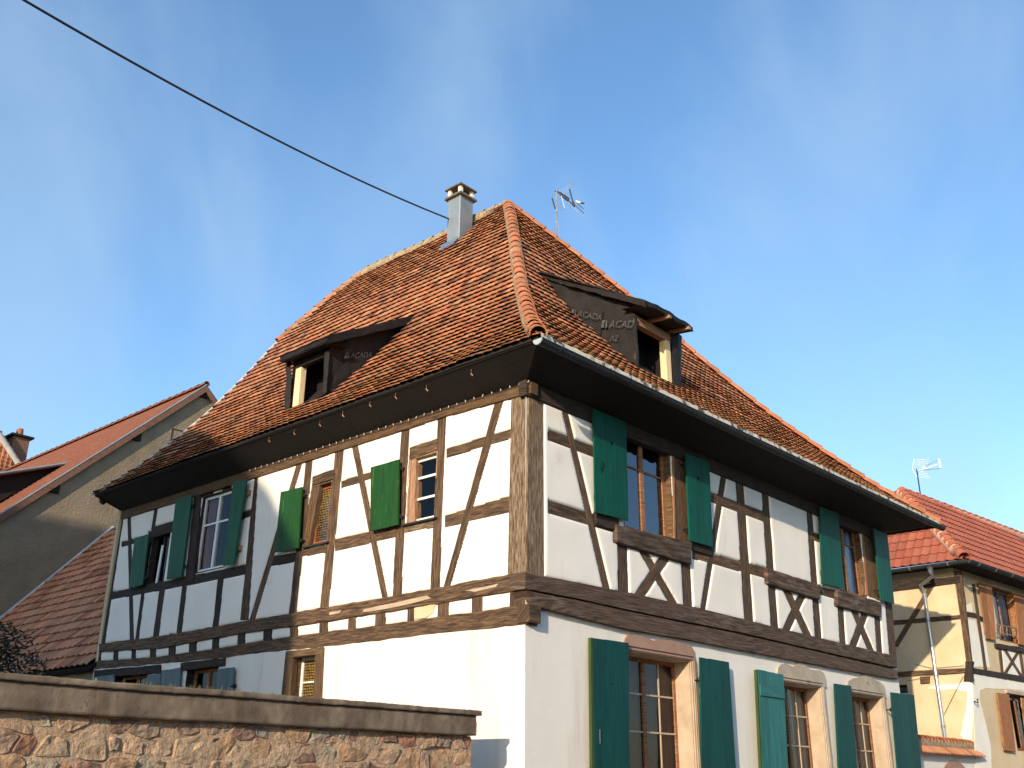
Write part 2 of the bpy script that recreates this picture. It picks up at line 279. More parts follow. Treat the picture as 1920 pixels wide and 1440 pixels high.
def timber(name, pl, e1px, e2px, m, parent, front=0.0, depth=.14, jit=.009, cham=.008, reg=None, plane_coords=False):
    e1 = e1px if plane_coords else [pl.at(*p, front) for p in e1px]; e2 = e2px if plane_coords else [pl.at(*p, front) for p in e2px]
    st = resample(e1, e2); vs = []; uv = []; fs = []; sd_ = random.random()*50
    for i, (L, a, b) in enumerate(st):
        w = (b-a).length; d = (b-a)/max(w, 1e-6); j1 = noise.noise(V((L*5, sd_, 0)))*jit*1.3+random.uniform(-1, 1)*jit*.35; j2 = noise.noise(V((L*5, sd_+9, 0)))*jit*1.3+random.uniform(-1, 1)*jit*.35
        a = a-d*j1; b = b+d*j2; f = front+noise.noise(V((L*2, sd_, 5)))*jit*.8; c = d*min(cham, w*.2)
        for p, o, vv in ((a, front-depth, -.05), (a, f-cham, 0), (a+c, f, cham), (b-c, f, w-cham), (b, f-cham, w), (b, front-depth, w+.05)):
            vs.append(pl.P(p.x, p.y, o)); uv.append((L, vv))
    for i in range(len(st)-1):
        for j in range(5): k = i*6+j; fs.append((k, k+1, k+7, k+6))
    fs.append((0, 1, 2, 3, 4, 5)); e = (len(st)-1)*6; fs.append((e+5, e+4, e+3, e+2, e+1, e))
    if reg is not None: reg.append([(q[1].x, q[1].y) for q in st]+[(q[2].x, q[2].y) for q in reversed(st)])
    return mobj(name, vs, fs, m, parent, uvs=uv)
def vt(name, pl, x0, y0, x1, y1, w0, w1, m, parent, reg=None, **k):     # near-vertical member, px centre-line + px widths
    return timber(name, pl, [(x0-w0/2, y0), (x1-w1/2, y1)], [(x0+w0/2, y0), (x1+w1/2, y1)], m, parent, reg=reg, **k)
def ht(name, pl, x0, y0, x1, y1, h0, h1, m, parent, reg=None, **k):     # near-horizontal member
    return timber(name, pl, [(x0, y0-h0/2), (x1, y1-h1/2)], [(x0, y0+h0/2), (x1, y1+h1/2)], m, parent, reg=reg, **k)
def inpoly(S, Z, poly):
    r = np.zeros(S.shape, bool); n = len(poly)
    for i in range(n):
        a, b = poly[i], poly[(i+1) % n]
        if abs(a[1]-b[1]) < 1e-9: continue
        c = (Z > min(a[1], b[1])) & (Z <= max(a[1], b[1])); xs = a[0]+(Z-a[1])*(b[0]-a[0])/(b[1]-a[1]); r ^= c & (S < xs)
    return r
def infill(pl, s0, s1, z0, z1, regs, parent, m, cell=.016, proud=.014, special=None):
    ns_, nz_ = int((s1-s0)/cell), int((z1-z0)/cell)
    S, Z = np.meshgrid(s0+(np.arange(ns_)+.5)*cell, z0+(np.arange(nz_)+.5)*cell, indexing='ij')
    free = np.ones(S.shape, bool)
    for p in regs: free &= ~inpoly(S, Z, p)
    # distance steps from the edge
    dist = np.zeros(S.shape, int); cur = free.copy()
    for k in range(5):
        dist += cur; c = np.zeros_like(cur); c[1:-1, 1:-1] = cur[1:-1, 1:-1] & cur[:-2, 1:-1] & cur[2:, 1:-1] & cur[1:-1, :-2] & cur[1:-1, 2:]; cur = c
    lab = np.zeros(S.shape, int); n = 0; objs = []
    fr = free.copy()
    for i0, j0 in zip(*np.nonzero(free)):
        if lab[i0, j0] or not free[i0, j0]: continue
        n += 1; st = [(i0, j0)]; lab[i0, j0] = n; cells = []
        while st:
            i, j = st.pop(); cells.append((i, j))
            for a, b in ((i+1, j), (i-1, j), (i, j+1), (i, j-1)):
                if 0 <= a < ns_ and 0 <= b < nz_ and free[a, b] and not lab[a, b]: lab[a, b] = n; st.append((a, b))
        if len(cells) < 22: continue
        idx = {}; vs = []; fs = []
        def vid(i, j):
            k = (i, j)
            if k not in idx:
                d = min(dist[min(max(a, 0), ns_-1), min(max(b, 0), nz_-1)] if lab[min(max(a, 0), ns_-1), min(max(b, 0), nz_-1)] == n else 0 for a, b in ((i, j), (i-1, j), (i, j-1), (i-1, j-1)))
                h = proud*(1-math.exp(-d/1.1))-.006*(d == 0); s, z = s0+i*cell, z0+j*cell
                h += .006*noise.noise(V((s*2.2, z*2.2, n*3.3)))*min(d, 3)/3
                s += (0 if d else .010*noise.noise(V((s*11, z*11, 2)))); idx[k] = len(vs); vs.append(pl.P(s, z, h))
            return idx[k]
        for i, j in cells: fs.append((vid(i, j), vid(i+1, j), vid(i+1, j+1), vid(i, j+1)))
        o = mobj('infill_panel', vs, fs, m, parent, smooth=True); objs.append((o, n, lab))
    return lab, objs
def wall_grid(name, pl, s0, s1, z0, z1, holes, off, m, parent, thick=0):
    ss = sorted({s0, s1, *[h[0] for h in holes], *[h[1] for h in holes]}); zz = sorted({z0, z1, *[h[2] for h in holes], *[h[3] for h in holes]})
    ss = [x for x in ss if s0 <= x <= s1]; zz = [x for x in zz if z0 <= x <= z1]
    vs = [pl.P(a, b, off) for a in ss for b in zz]; nz_ = len(zz); fs = []
    for i in range(len(ss)-1):
        for j in range(nz_-1):
            a, b = (ss[i]+ss[i+1])/2, (zz[j]+zz[j+1])/2
            if any(h[0] < a < h[1] and h[2] < b < h[3] for h in holes): continue
            fs.append((i*nz_+j, (i+1)*nz_+j, (i+1)*nz_+j+1, i*nz_+j+1))
    return mobj(name, vs, fs, m, parent)

# ------------------------------------------------------------------ windows and shutters
def window(pl, r, parent, recess=.12, fm='winwhite', fw=.055, leaves=1, bars=(), vbars=0, reveal='oak_dark', glass='glass', curtain=None, sill=None, curt_w=1.0, barmat=None, bw=.022, room=.7, label=None, frame_only=False, front=0.0, curt_off=.06):
    s0, s1, z0, z1 = r; d = -recess
    wn = MB()
    # lining of the opening
    for a, b, c, e in ((s0, s0+.02, z0, z1), (s1-.02, s1, z0, z1), (s0+.02, s1-.02, z1-.02, z1), (s0+.02, s1-.02, z0, z0+.02)):
        wn.hexa([pl.P(a, c, front), pl.P(b, c, front), pl.P(b, e, front), pl.P(a, e, front)], [pl.P(a, c, d-.05), pl.P(b, c, d-.05), pl.P(b, e, d-.05), pl.P(a, e, d-.05)])
    win = wn.build('window', M[reveal], parent)
    if label: win['label'] = label
    a0, a1, c0, c1 = s0+.02, s1-.02, z0+.02, z1-.02
    fr = MB()
    def bar(mb, a, b, c, e, f0=d, th=.045): mb.hexa([pl.P(a, c, f0), pl.P(b, c, f0), pl.P(b, e, f0), pl.P(a, e, f0)], [pl.P(a, c, f0-th), pl.P(b, c, f0-th), pl.P(b, e, f0-th), pl.P(a, e, f0-th)])
    bar(fr, a0, a0+fw, c0, c1); bar(fr, a1-fw, a1, c0, c1); bar(fr, a0+fw, a1-fw, c1-fw, c1); bar(fr, a0+fw, a1-fw, c0, c0+fw)
    if leaves == 2: mid = (a0+a1)/2; bar(fr, mid-fw*.6, mid+fw*.6, c0+fw, c1-fw, d+.008, .055)
    fr.build('frame', M[fm], win)
    bm_ = M[barmat or fm]
    xs = [(a0+fw, a1-fw)] if leaves == 1 else [(a0+fw, (a0+a1)/2-fw*.6), ((a0+a1)/2+fw*.6, a1-fw)]
    for (p, q) in xs:
        for bz in bars:
            zz = c0+(c1-c0)*bz; b = MB(); bar(b, p, q, zz-bw/2, zz+bw/2, d-.004, .03); b.build('glazing_bar', bm_, win)
        for k in range(vbars):
            x = p+(q-p)*(k+1)/(vbars+1); b = MB(); bar(b, x-bw/2, x+bw/2, c0+fw, c1-fw, d-.007, .024); b.build('glazing_bar', bm_, win)
        mobj('pane', [pl.P(p, c0+fw, d-.02), pl.P(q, c0+fw, d-.02), pl.P(q, c1-fw, d-.02), pl.P(p, c1-fw, d-.02)], [(0, 1, 2, 3) if pl.t.cross(pl.u).dot(pl.n) > 0 else (3, 2, 1, 0)], M[glass], win)
    # room behind
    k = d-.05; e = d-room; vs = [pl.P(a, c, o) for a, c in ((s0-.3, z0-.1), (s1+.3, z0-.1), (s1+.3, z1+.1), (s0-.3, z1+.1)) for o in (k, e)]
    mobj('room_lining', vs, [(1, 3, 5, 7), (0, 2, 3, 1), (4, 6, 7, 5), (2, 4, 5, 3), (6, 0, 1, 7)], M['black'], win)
    if curtain:
        for side in (0, 1):
            wd = (a1-a0)*.5*curt_w; x0 = a0 if side == 0 else a1-wd; n = 24; vs = []; fs = []
            for i in range(n+1):
                x = x0+wd*i/n; o = d-curt_off-.025-.02*math.sin(i*1.9)-.01*math.sin(i*.7)
                vs += [pl.P(x, c0, o), pl.P(x, c1, o)]
            fs = [(2*i, 2*i+2, 2*i+3, 2*i+1) for i in range(n)]; mobj('curtain', vs, fs, M[curtain], win, smooth=True)
    if sill:
        sm, out_, hgt = sill; prism('window_sill', pl, [rpoly(s0-.06, s1+.06, z0-hgt, z0+.004)], -.05, out_, M[sm], win)
    return win
def heart(cx, cz, r, flip=1):
    pts = []
    for i in range(18):
        t = 2*math.pi*i/18; x = 16*math.sin(t)**3; y = 13*math.cos(t)-5*math.cos(2*t)-2*math.cos(3*t)-math.cos(4*t); pts.append((cx+x*r/16, cz+y*r/16*1.25))
    return pts
def shutter(pl, quad, parent, m, off=.06, planks=3, th=.028, heartpos=None, zb=None, battens=(.14, .86), frontbat=False, hinge=None, edge=None, label=None, rag=.004, hr=.03):
    q = [pl.at(*p, off+th) for p in quad]     # TL TR BR BL in the picture
    if zb is not None:
        for i, j in ((3, 0), (2, 1)):
            t = (zb-q[j][1])/(q[i][1]-q[j][1]); q[i] = (q[j][0]+(q[i][0]-q[j][0])*t, zb)
    def lerp(a, b, t): return (a[0]+(b[0]-a[0])*t, a[1]+(b[1]-a[1])*t)
    if edge: M_e = M[edge]
    # back battens form the shutter mesh itself
    sh = None; o0, o1 = ((off-.022, off) if not frontbat else (off+th, off+th+.022))
    for t in battens:
        A, B = lerp(q[0], q[3], t-.035), lerp(q[1], q[2], t-.035); C_, D_ = lerp(q[1], q[2], t+.035), lerp(q[0], q[3], t+.035)
        ins = .03; A, B = lerp(A, B, ins), lerp(A, B, 1-ins); D_, C_ = lerp(D_, C_, ins), lerp(D_, C_, 1-ins)
        mb = MB(); mb.hexa([pl.P(*p, o0) for p in (A, B, C_, D_)], [pl.P(*p, o1) for p in (A, B, C_, D_)])
        if sh is None: sh = mb.build('shutter', m, parent)
        else: mb.build('batten', m, sh)
    if label: sh['label'] = label
    for k in range(planks):
        t0, t1 = k/planks+.003, (k+1)/planks-.003
        jt, jb = random.uniform(-rag, rag), random.uniform(-rag, rag)
        a, b = lerp(q[0], q[1], t0), lerp(q[0], q[1], t1); c, d = lerp(q[3], q[2], t1), lerp(q[3], q[2], t0)
        lp = [(a[0], a[1]+jt), (b[0], b[1]+jt), (c[0], c[1]+jb), (d[0], d[1]+jb)]; loops = [lp]
        if heartpos:
            h = pl.at(*heartpos, off+th); lo, hi = sorted((a[0], b[0]))
            if lo+hr < h[0] < hi-hr or (planks == 1): loops.append(heart(h[0], h[1], hr))
        o = prism('plank', pl, loops, off, off+th+random.uniform(-.001, .001), m, sh, uvv=True)
    if edge:
        A, D_ = (q[0], q[3]); sg = -1 if q[1][0] > q[0][0] else 1
        prism('edge_batten', pl, [[A, D_, (D_[0]+sg*.045, D_[1]), (A[0]+sg*.045, A[1])]], off-.02, off+th-.004, M[edge], sh, uvv=True)
    if hinge:
        for t in (.13, .87):
            a = lerp(q[0], q[3], t) if hinge == 'L' else lerp(q[1], q[2], t); sg = (-1 if (q[0][0] < q[1][0]) == (hinge == 'L') else 1)
            b = MB(); p0 = pl.P(a[0], a[1], off-.004); p1 = pl.P(a[0]+sg*.055, a[1], off-.02); p2 = pl.P(a[0]+sg*.03, a[1], -.02)
            b.tube([p0, pl.P(a[0]+sg*.025, a[1], off-.01), p2], .011, 6); b.tube([pl.P(a[0]+sg*.02, a[1]-.03, off-.01), pl.P(a[0]+sg*.02, a[1]+.03, off-.01)], .014, 6); b.build('hinge', M['iron'], sh)
    return sh

# ================================================================== SETTING
gnd = kind(mobj('ground', [(-400, -400, 0), (600, -400, 0), (600, 600, 0), (-400, 600, 0)], [(0, 1, 2, 3)], M['ground']), 'structure')
kind(mobj('road', [(-60, -9.5, .004), (60, -14.5, .004), (60, -7.5, .004), (-60, -3.2, .004)], [(0, 1, 2, 3)], M['asphalt']), 'structure')
pv = MB(); pv.hexa([(-60, -3.2, 0), (60, -7.5, 0), (60, -.05, 0), (-60, -.05, 0)], [(-60, -3.2, .12), (60, -7.5, .12), (60, -.05, .12), (-60, -.05, .12)])
kind(pv.build('pavement', M['paving']), 'structure')

# ================================================================== MAIN HOUSE
H = thing('half_timbered_house', 'white half-timbered corner house with steep old clay tile roof and green shutters, under renovation', 'house')
LX, LY = 11.6, 11.0
holesL, holesLG, holesR = [], [], []   # rects (plane coordinates)
regL, regR = [], []                    # timber polygons for the infill raster
def openL(quad): r = PL.rect(quad); holesL.append(r); regL.append(rpoly(*r)); return r
def openR(quad): r = PR.rect(quad); holesR.append(r); regR.append(rpoly(*r)); return r
k_ = dict(reg=regL, front=0)
ok, od, op = M['oak'], M['oak_dark'], M['oak_pale']
# ---- left face, upper storey
W1 = openL([(767, 860), (821, 845), (815, 971), (764, 984)])
W2 = openL([(586, 911), (626, 900), (611, 1016), (575, 1027)])
W3 = openL([(376, 932), (440, 915), (424, 1062), (366, 1077)])
W4 = openL([(287, 1003), (318, 994), (309, 1090), (273, 1098)])
def ext(a, dt, db):
    x0, y0, x1, y1 = a[:4]; sl = (x1-x0)/(y1-y0); return (x0-sl*dt, y0-dt, x1+sl*db, y1+db)+tuple(a[4:])
B = lambda *a, m=ok, n='brace', **k: vt(n, PL, *ext(a, 7, 9), m, H, **{**k_, 'jit': .005 if n == 'brace' else .008, **k})
Rr = lambda *a, m=ok, n='rail', **k: ht(n, PL, *a, m, H, **{**k_, **k})
B(936, 750, 838, 1097, 15, 12, front=.006)
B(665, 838, 720, 1117, 11, 11, front=.006)
B(560, 872, 472, 1163, 10, 10, front=.006)
B(242, 968, 247, 1197, 6.5, 8, m=od); B(267, 1119, 257, 1197, 7, 7, m=od)
P_ = lambda *a, **k: B(*a, n='post', **k)
P_(829, 780, 815, 1104, 15, 17); P_(759.5, 802, 744, 1114, 16, 17); P_(636, 848, 608, 1138, 16, 17); P_(580, 863, 548, 1151, 13, 14)
timber('post', PL, [(477, 892), (450, 1163)], [(484, 890), (466, 1163)], ok, H, **k_)
P_(414, 1085, 404, 1174, 11, 12, m=od); P_(345, 1106, 336, 1184, 10, 10, m=od); P_(303, 1112, 292, 1194, 11, 11, m=od)
P_(229, 962, 192, 1207, 8, 10, m=od); P_(293, 950, 285, 1004, 7, 7, m=od); P_(371, 925, 355, 1080, 12, 16, m=od, front=.02); P_(283, 1003, 268, 1105, 10, 10, m=od, front=-.02)
# frame boards beside windows
P_(773, 861, 769, 984, 13, 13, m=M['oldstud'], front=-.012); P_(592, 912, 571, 1028, 14, 14, m=M['winboard'], front=-.012)
Rr(837, 850, 961, 812, 18, 18); Rr(768, 850, 820, 833, 22, 22, front=.01); Rr(640, 909, 752, 873, 14, 14); Rr(585, 902, 627, 888, 17, 17, front=.01)
Rr(228, 1021, 270, 1010, 10, 10, m=od); Rr(287, 998, 331, 985, 20, 20, m=od); Rr(451, 969, 477, 958, 13, 13, m=od)
Rr(834, 978, 958, 944, 22, 30); Rr(750, 993, 816, 979, 18, 18, m=M['oak_pale']); Rr(628, 1022, 742, 996, 23, 23); Rr(562, 1037, 612, 1029, 15, 15); Rr(508, 1053, 555, 1044, 18, 18, m=od)
Rr(205, 1118, 465, 1067, 14, 19, m=od)
Rr(364, 921, 436, 901, 34, 34, m=od, front=-.02)      # lintel over the big window
# plate under the eave
timber('wall_plate', PL, [(222, 960), (480, 875), (838, 762), (996, 715)], [(222, 975), (480, 895), (836, 780), (996, 736)], M['winboard'], H, reg=regL, front=.035)
# sill beam and lower beam with joist ends between
timber('sill_beam', PL, [(186, 1207), (300, 1193), (467, 1163), (600, 1140), (725, 1119), (984, 1072)], [(186, 1222), (300, 1215), (443, 1189), (597, 1167), (719, 1148), (984, 1104)], ok, H, reg=regL, front=.04, jit=.012, depth=.2)
timber('floor_beam', PL, [(177, 1240), (290, 1232), (410, 1215), (480, 1203), (614, 1184), (719, 1171), (821, 1156), (903, 1146), (987, 1133)], [(177, 1255), (290, 1246), (423, 1233), (480, 1225), (605, 1213), (719, 1200), (821, 1188), (903, 1180), (988, 1171)], ok, H, reg=regL, front=.03, jit=.011, depth=.2)
for a, b, yy in ((955, 985, 1120), (884, 903, 1128), (820, 839, 1142), (763, 775, 1153), (703, 721, 1160), (652, 665, 1170), (598, 613, 1178), (543, 557, 1186), (493, 508, 1192), (445, 458, 1198), (397, 409, 1205), (354, 367, 1210), (316, 328, 1214), (281, 291, 1220), (246, 253, 1225), (212, 220, 1229), (181, 188, 1232)):
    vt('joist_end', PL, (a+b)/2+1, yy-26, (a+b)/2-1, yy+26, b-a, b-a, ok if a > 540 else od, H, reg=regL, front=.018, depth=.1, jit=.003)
regL.append([(s, z) for s, z in ((-.5, -1), (.12, -1), (.12, 3), (-.5, 3))])
# corner post (two faces) of worn oak
cp = MB()
def cpz(z, a): return (.03+.012*(z-4.1)-a, -a)
b0, b1 = 4.09, 6.62
x0, x1 = .03-.02, .04+.012*2.5-.02
cv = []; cf = []; cuv = []; nst = 22
for i in range(nst+1):
    z = b0+(b1-b0)*i/nst; x = x0+(x1-x0)*i/nst; jj = .004*noise.noise(V((z*3, 1, 1)))
    for px_, py_, u in ((x+.05, .32+jj, -.37), (x, .31+jj, -.31), (x, .012, -.012), (x+.012, 0-.004, 0), (.36+jj, -.004, .36), (.37, .04, .42)):
        cv.append((px_, py_, z)); cuv.append((z, u))
for i in range(nst):
    for j in range(5): k = i*6+j; cf.append((k, k+1, k+7, k+6))
mobj('corner_post', cv, cf, op, H, uvs=cuv)
regL.append(rpoly(-.2, .30, -.2, 3)); regR.append(rpoly(-.2, .365, 3.5, 7))
# ---- left face, ground storey
def openLG(quad): r = PLG.rect(quad); holesLG.append(r); return r
W5 = openLG([(549, 1229), (594, 1224), (588, 1330), (541, 1335)])
W6 = openLG([(348, 1254), (408, 1247), (404, 1330), (344, 1335)])
W7 = openLG([(213, 1266), (276, 1262), (273, 1330), (210, 1335)])
zL = [PLG.at(*p)[1] for p in ((180, 1255), (423, 1233), (605, 1213), (985, 1171))]
# roughcast wall, top follows the beam
def topL(y): return float(np.interp(y, [0, 4.1, 6.9, 11], [zL[3], zL[2], zL[1], zL[0]]))+.03
for_h = [h for h in holesLG]
ys = sorted({0, LY, *np.arange(0, 11, .25).tolist(), *[h[0] for h in for_h], *[h[1] for h in for_h]}); vs = []; fs = []
for i in range(len(ys)-1):
    a, b = ys[i], ys[i+1]; segs = [(0, None)]
    hh = [h for h in for_h if h[0]-1e-6 <= a and b <= h[1]+1e-6]
    rng = [(0, hh[0][2]), (hh[0][3], None)] if hh else [(0, None)]
    for lo, hi in rng:
        k = len(vs); za, zb_ = (topL(a), topL(b)) if hi is None else (hi, hi)
        vs += [(0, a, lo), (0, b, lo), (0, b, zb_), (0, a, za)]; fs.append((k, k+1, k+2, k+3))
mobj('ground_floor_wall', vs, fs, M['roughcast'], H)
window(PLG, W5, H, recess=.16, fm='winwhite', fw=.05, bars=(.52,), reveal='winboard', glass='amber', label='small white casement with amber leaded glass above the garden wall')
for e in (((535, 1222), (549, 1220), (541, 1340), (523, 1342)), ((592, 1217), (606, 1215), (600, 1340), (584, 1340))):
    timber('window_frame_board', PLG, [e[0], e[3]], [e[1], e[2]], M['winboard'], H, front=.03, depth=.1, jit=.003)
timber('window_frame_board', PLG, [(536, 1221), (605, 1213)], [(536, 1234), (605, 1226)], M['winboard'], H, front=.034, depth=.1, jit=.003)
window(PLG, W6, H, recess=.14, glass='glass_c', fm='winbrown', leaves=2, reveal='oak_dark')
timber('window_frame_board', PLG, [(338, 1243), (421, 1233)], [(338, 1258), (420, 1248)], od, H, front=.03, depth=.1)
shutter(PLG, [(303, 1257), (338, 1252), (334, 1330), (299, 1334)], H, M['green_b'], off=.04, planks=3, label='blue-grey ground floor shutter left of the shaded window')
shutter(PLG, [(407, 1255), (438, 1251), (434, 1330), (404, 1333)], H, M['green_b'], off=.05, planks=3, label='blue-grey ground floor shutter right of the shaded window')
b = MB(); pp = PLG.P(*PLG.at(443, 1287), .05); b.tube([pp-V((0, .03, 0)), pp+V((0, .05, 0))], .035, 8); b.build('shutter_stay', M['iron'], H)
window(PLG, W7, H, recess=.14, glass='glass_c', fm='winbrown', leaves=2, reveal='oak_dark')
timber('window_frame_board', PLG, [(176, 1257), (300, 1246)], [(176, 1270), (300, 1263)], od, H, front=.03, depth=.1)
shutter(PLG, [(182, 1268), (213, 1265), (210, 1330), (179, 1333)], H, M['green_b'], off=.05, planks=2)
shutter(PLG, [(276, 1267), (301, 1263), (298, 1330), (273, 1334)], H, M['green_b'], off=.05, planks=2)
# windows upstairs left
window(PL, W1, H, recess=.07, glass='glass_c', fm='winwhite', fw=.05, bars=(.36, .69), reveal='oldstud', bw=.035, sill=('zinc_dk', .05, .02), label='white three-pane casement beside the sunlit green shutter')
window(PL, W2, H, recess=.09, fm='winred', fw=.06, reveal='winboard', glass='amber', sill=('zinc_dk', .05, .02), label='small red-brown casement with amber leaded glass')
window(PL, W3, H, recess=.05, glass='glass_c', fm='winwhite', fw=.05, leaves=2, bars=(.62,), reveal='oak_dark', curtain='curtain_r', curt_w=.55, bw=.035, label='large white two-leaf casement in the shade with curtains')
window(PL, W4, H, recess=.08, glass='glass_c', fm='oak_dark', fw=.04, leaves=2, reveal='oak_dark', label='narrow dark window with one leaf ajar')
sl = MB(); a, b_, c, d = (PL.P(*PL.at(*q, .01), .01) for q in ((303, 1022), (306, 1022), (294, 1093), (291, 1093)))
sl.hexa([a, b_, c, d], [p+V((.02, 0, 0)) for p in (a, b_, c, d)]); sl.build('window_strip', M['winwhite'], H)
shutter(PL, [(695, 876), (748, 861), (746, 984), (694, 995)], H, M['green_l'], off=.07, planks=3, hinge='R', label='sunlit mid-green shutter with pale weathered streaks')
shutter(PL, [(526, 923), (566, 913), (559, 1028), (515, 1036)], H, M['green_l'], off=.07, planks=4, hinge='R', label='half-shaded green shutter beside the red-brown casement')
shutter(PL, [(329, 938), (360, 928), (340, 1081), (312, 1086)], H, M['green_dk'], off=.07, planks=3, hinge='R', label='shaded green shutter left of the large white casement')
shutter(PL, [(437, 904), (462, 899), (438, 1057), (417, 1061)], H, M['green_dk'], off=.10, planks=2, label='shaded narrow green shutter right of the large white casement')
shutter(PL, [(252, 1009), (279, 1001), (267, 1096), (241, 1103)], H, M['green_dk'], off=.07, planks=3, hinge='R', label='shaded green shutter by the narrow dark window')
for x, y in ((465, 926), (449, 1030)):
    q = PL.at(x, y); prism('shutter_block', PL, [rpoly(q[0]-.11, q[0]+.07, q[1]-.045, q[1]+.045)], -.02, .075, M['oldstud'], H)
# bare patch between the joists and mortar smears on the sill beam
def blob(name, pl, px, off0, off1, m, parent, sub=3, jit=.012):
    pts = [pl.at(*p, off1) for p in px]; out = []; n = len(pts)
    for i in range(n):
        a, b = pts[i], pts[(i+1) % n]
        for k in range(sub): t = k/sub; out.append((a[0]+(b[0]-a[0])*t+random.uniform(-jit, jit), a[1]+(b[1]-a[1])*t+random.uniform(-jit, jit)))
    return prism(name, pl, [out], off0, off1, m, parent)
blob('bare_render_patch', PL, [(777, 1139), (816, 1131), (812, 1150), (797, 1158), (777, 1161)], 0, .022, M['cream'], H, 2, .006)
blob('mortar_patch', PL, [(682, 1142), (740, 1130), (800, 1117), (808, 1122), (760, 1134), (700, 1146), (680, 1147)], 0, .05, M['sand'], H, 2, .004)
blob('mortar_patch', PL, [(872, 1107), (905, 1101), (935, 1094), (930, 1100), (890, 1110)], 0, .05, M['sand'], H, 2, .003)
blob('mortar_patch', PL, [(618, 1148), (640, 1144), (636, 1150), (617, 1153)], 0, .048, M['sand'], H, 2, .003)
# ---- right face, upper storey
RW1 = openR([(1164, 780), (1258, 820), (1260, 1004), (1168, 976)])
RW2 = openR([(1562, 950), (1611, 970), (1622, 1112), (1570, 1098)])
RW1 = (RW1[0], RW1[1], RW1[2]-.12, RW1[3]); RW2 = (RW2[0], RW2[1], RW2[2]-.10, RW2[3]); holesR[:] = [RW1, RW2]; regR[-2:] = [rpoly(*RW1), rpoly(*RW2)]
k_ = dict(reg=regR, front=0)
BR_ = lambda *a, m=ok, n='brace', **k: vt(n, PR, *ext(a, 4, 7), m, H, **{**k_, 'jit': .0035 if n == 'brace' else .007, **k})
PR_ = lambda *a, **k: BR_(*a, n='post', **k)
RR_ = lambda *a, m=ok, n='rail', **k: ht(n, PR, *a, m, H, **{**k_, **k})
BR_(1051, 735, 1137, 1102, 10, 12, front=.006)
timber('window_side_board', PR, [(1258, 815), (1262, 1010)], [(1291, 830), (1296, 1020)], M['winboard'], H, reg=regR, front=-.008, depth=.2, jit=.002)
timber('window_side_board', PR, [(1611, 965), (1623, 1116)], [(1641, 985), (1652, 1128)], M['winboard'], H, reg=regR, front=-.008, depth=.2, jit=.002)
timber('window_side_batten', PR, [(1260, 818), (1264, 1010)], [(1264, 820), (1268, 1011)], M['winbrown'], H, front=.012, depth=.05, jit=.001)
timber('window_side_batten', PR, [(1613, 968), (1625, 1116)], [(1617, 970), (1629, 1117)], M['winbrown'], H, front=.012, depth=.05, jit=.001)
PR_(1166, 1012, 1169, 1110, 18, 19)
BR_(1199, 1022, 1262, 1131, 16, 16); BR_(1251, 1040, 1200, 1116, 20, 20, front=.008)
PR_(1285, 1052, 1290, 1138, 17, 17)
BR_(1362, 862, 1318, 1144, 11, 9, front=.006)
PR_(1384, 870, 1404, 1166, 15, 17); PR_(1432, 895, 1452, 1174, 13, 14)
BR_(1471, 1098, 1514, 1191, 14, 14, front=.008); BR_(1506, 1112, 1474, 1181, 15, 15)
PR_(1515, 925, 1534, 1196, 11, 13)
PR_(1575, 1125, 1580, 1207, 11, 12); BR_(1598, 1138, 1632, 1218, 12, 12); BR_(1624, 1145, 1599, 1212, 13, 13, front=.008); PR_(1644, 1150, 1649, 1223, 11, 11)
PR_(1655, 1000, 1674, 1229, 14, 14)
RR_(1028, 815, 1113, 848, 21, 20); RR_(1332, 931, 1432, 969, 18, 20); RR_(1519, 1003, 1540, 1011, 15, 15)
RR_(1028, 950, 1160, 990, 26, 21); RR_(1298, 1038, 1442, 1076, 18, 20); RR_(1536, 1107, 1575, 1117, 16, 16)
for q in (((1157, 984), (1297, 1016), (1296, 1058), (1158, 1016)), ((1439, 1065), (1538, 1096), (1537, 1124), (1441, 1094)), ((1571, 1105), (1652, 1129), (1652, 1157), (1571, 1136))):
    timber('window_sill_beam', PR, [q[0], q[1]], [q[3], q[2]], M['beam_r'], H, reg=regR, front=.075, depth=.2, cham=.012)
RR_(1118, 972, 1160, 985, 22, 22, m=od, front=.03); RR_(1296, 1020, 1335, 1033, 20, 20, m=od, front=.03)
timber('wall_plate', PR, [(-.02, 6.72), (LX, 6.72)], [(-.02, 6.50), (LX, 6.50)], od, H, front=.03, reg=regR, plane_coords=True)
timber('sill_beam', PR, [(985, 1072), (1185, 1112), (1320, 1142), (1412, 1165), (1530, 1194), (1681, 1230)], [(985, 1104), (1077, 1121), (1235, 1155), (1385, 1185), (1489, 1209), (1682, 1253)], M['beam_r'], H, reg=regR, front=.085, depth=.26, jit=.009, cham=.014)
timber('floor_beam', PR, [(986, 1107), (1077, 1124), (1235, 1158), (1385, 1188), (1489, 1212), (1682, 1256)], [(1000, 1136), (1177, 1180), (1300, 1201), (1427, 1226), (1590, 1257), (1685, 1274)], M['beam_r'], H, reg=regR, front=.075, depth=.24, jit=.010, cham=.014)
box('beam_end', (-.03, -.095, 3.47), (.19, .10, 3.69), M['oak'], H)
regR.append(rpoly(-.2, LX+1, 3, 4.0)); regR.append(rpoly(LX-.02, LX+1, 3, 8))
# the infill panels of both faces
for h in regL[-0:]: pass
infill(PL, .0, LY-.02, -.86, 2.62, regL+[[(s, z) for s, z in ((-.1, -1.2), (0, -1.2), (11.2, -1.2), (11.2, zL[0]-4.1+.02), (6.9, zL[1]-4.1+.02), (4.1, zL[2]-4.1+.02), (0, zL[3]-4.1+.02))]], H, M['plaster'])
infill(PR, .0, LX, 3.95, 6.72, regR, H, M['plaster'], proud=.018)
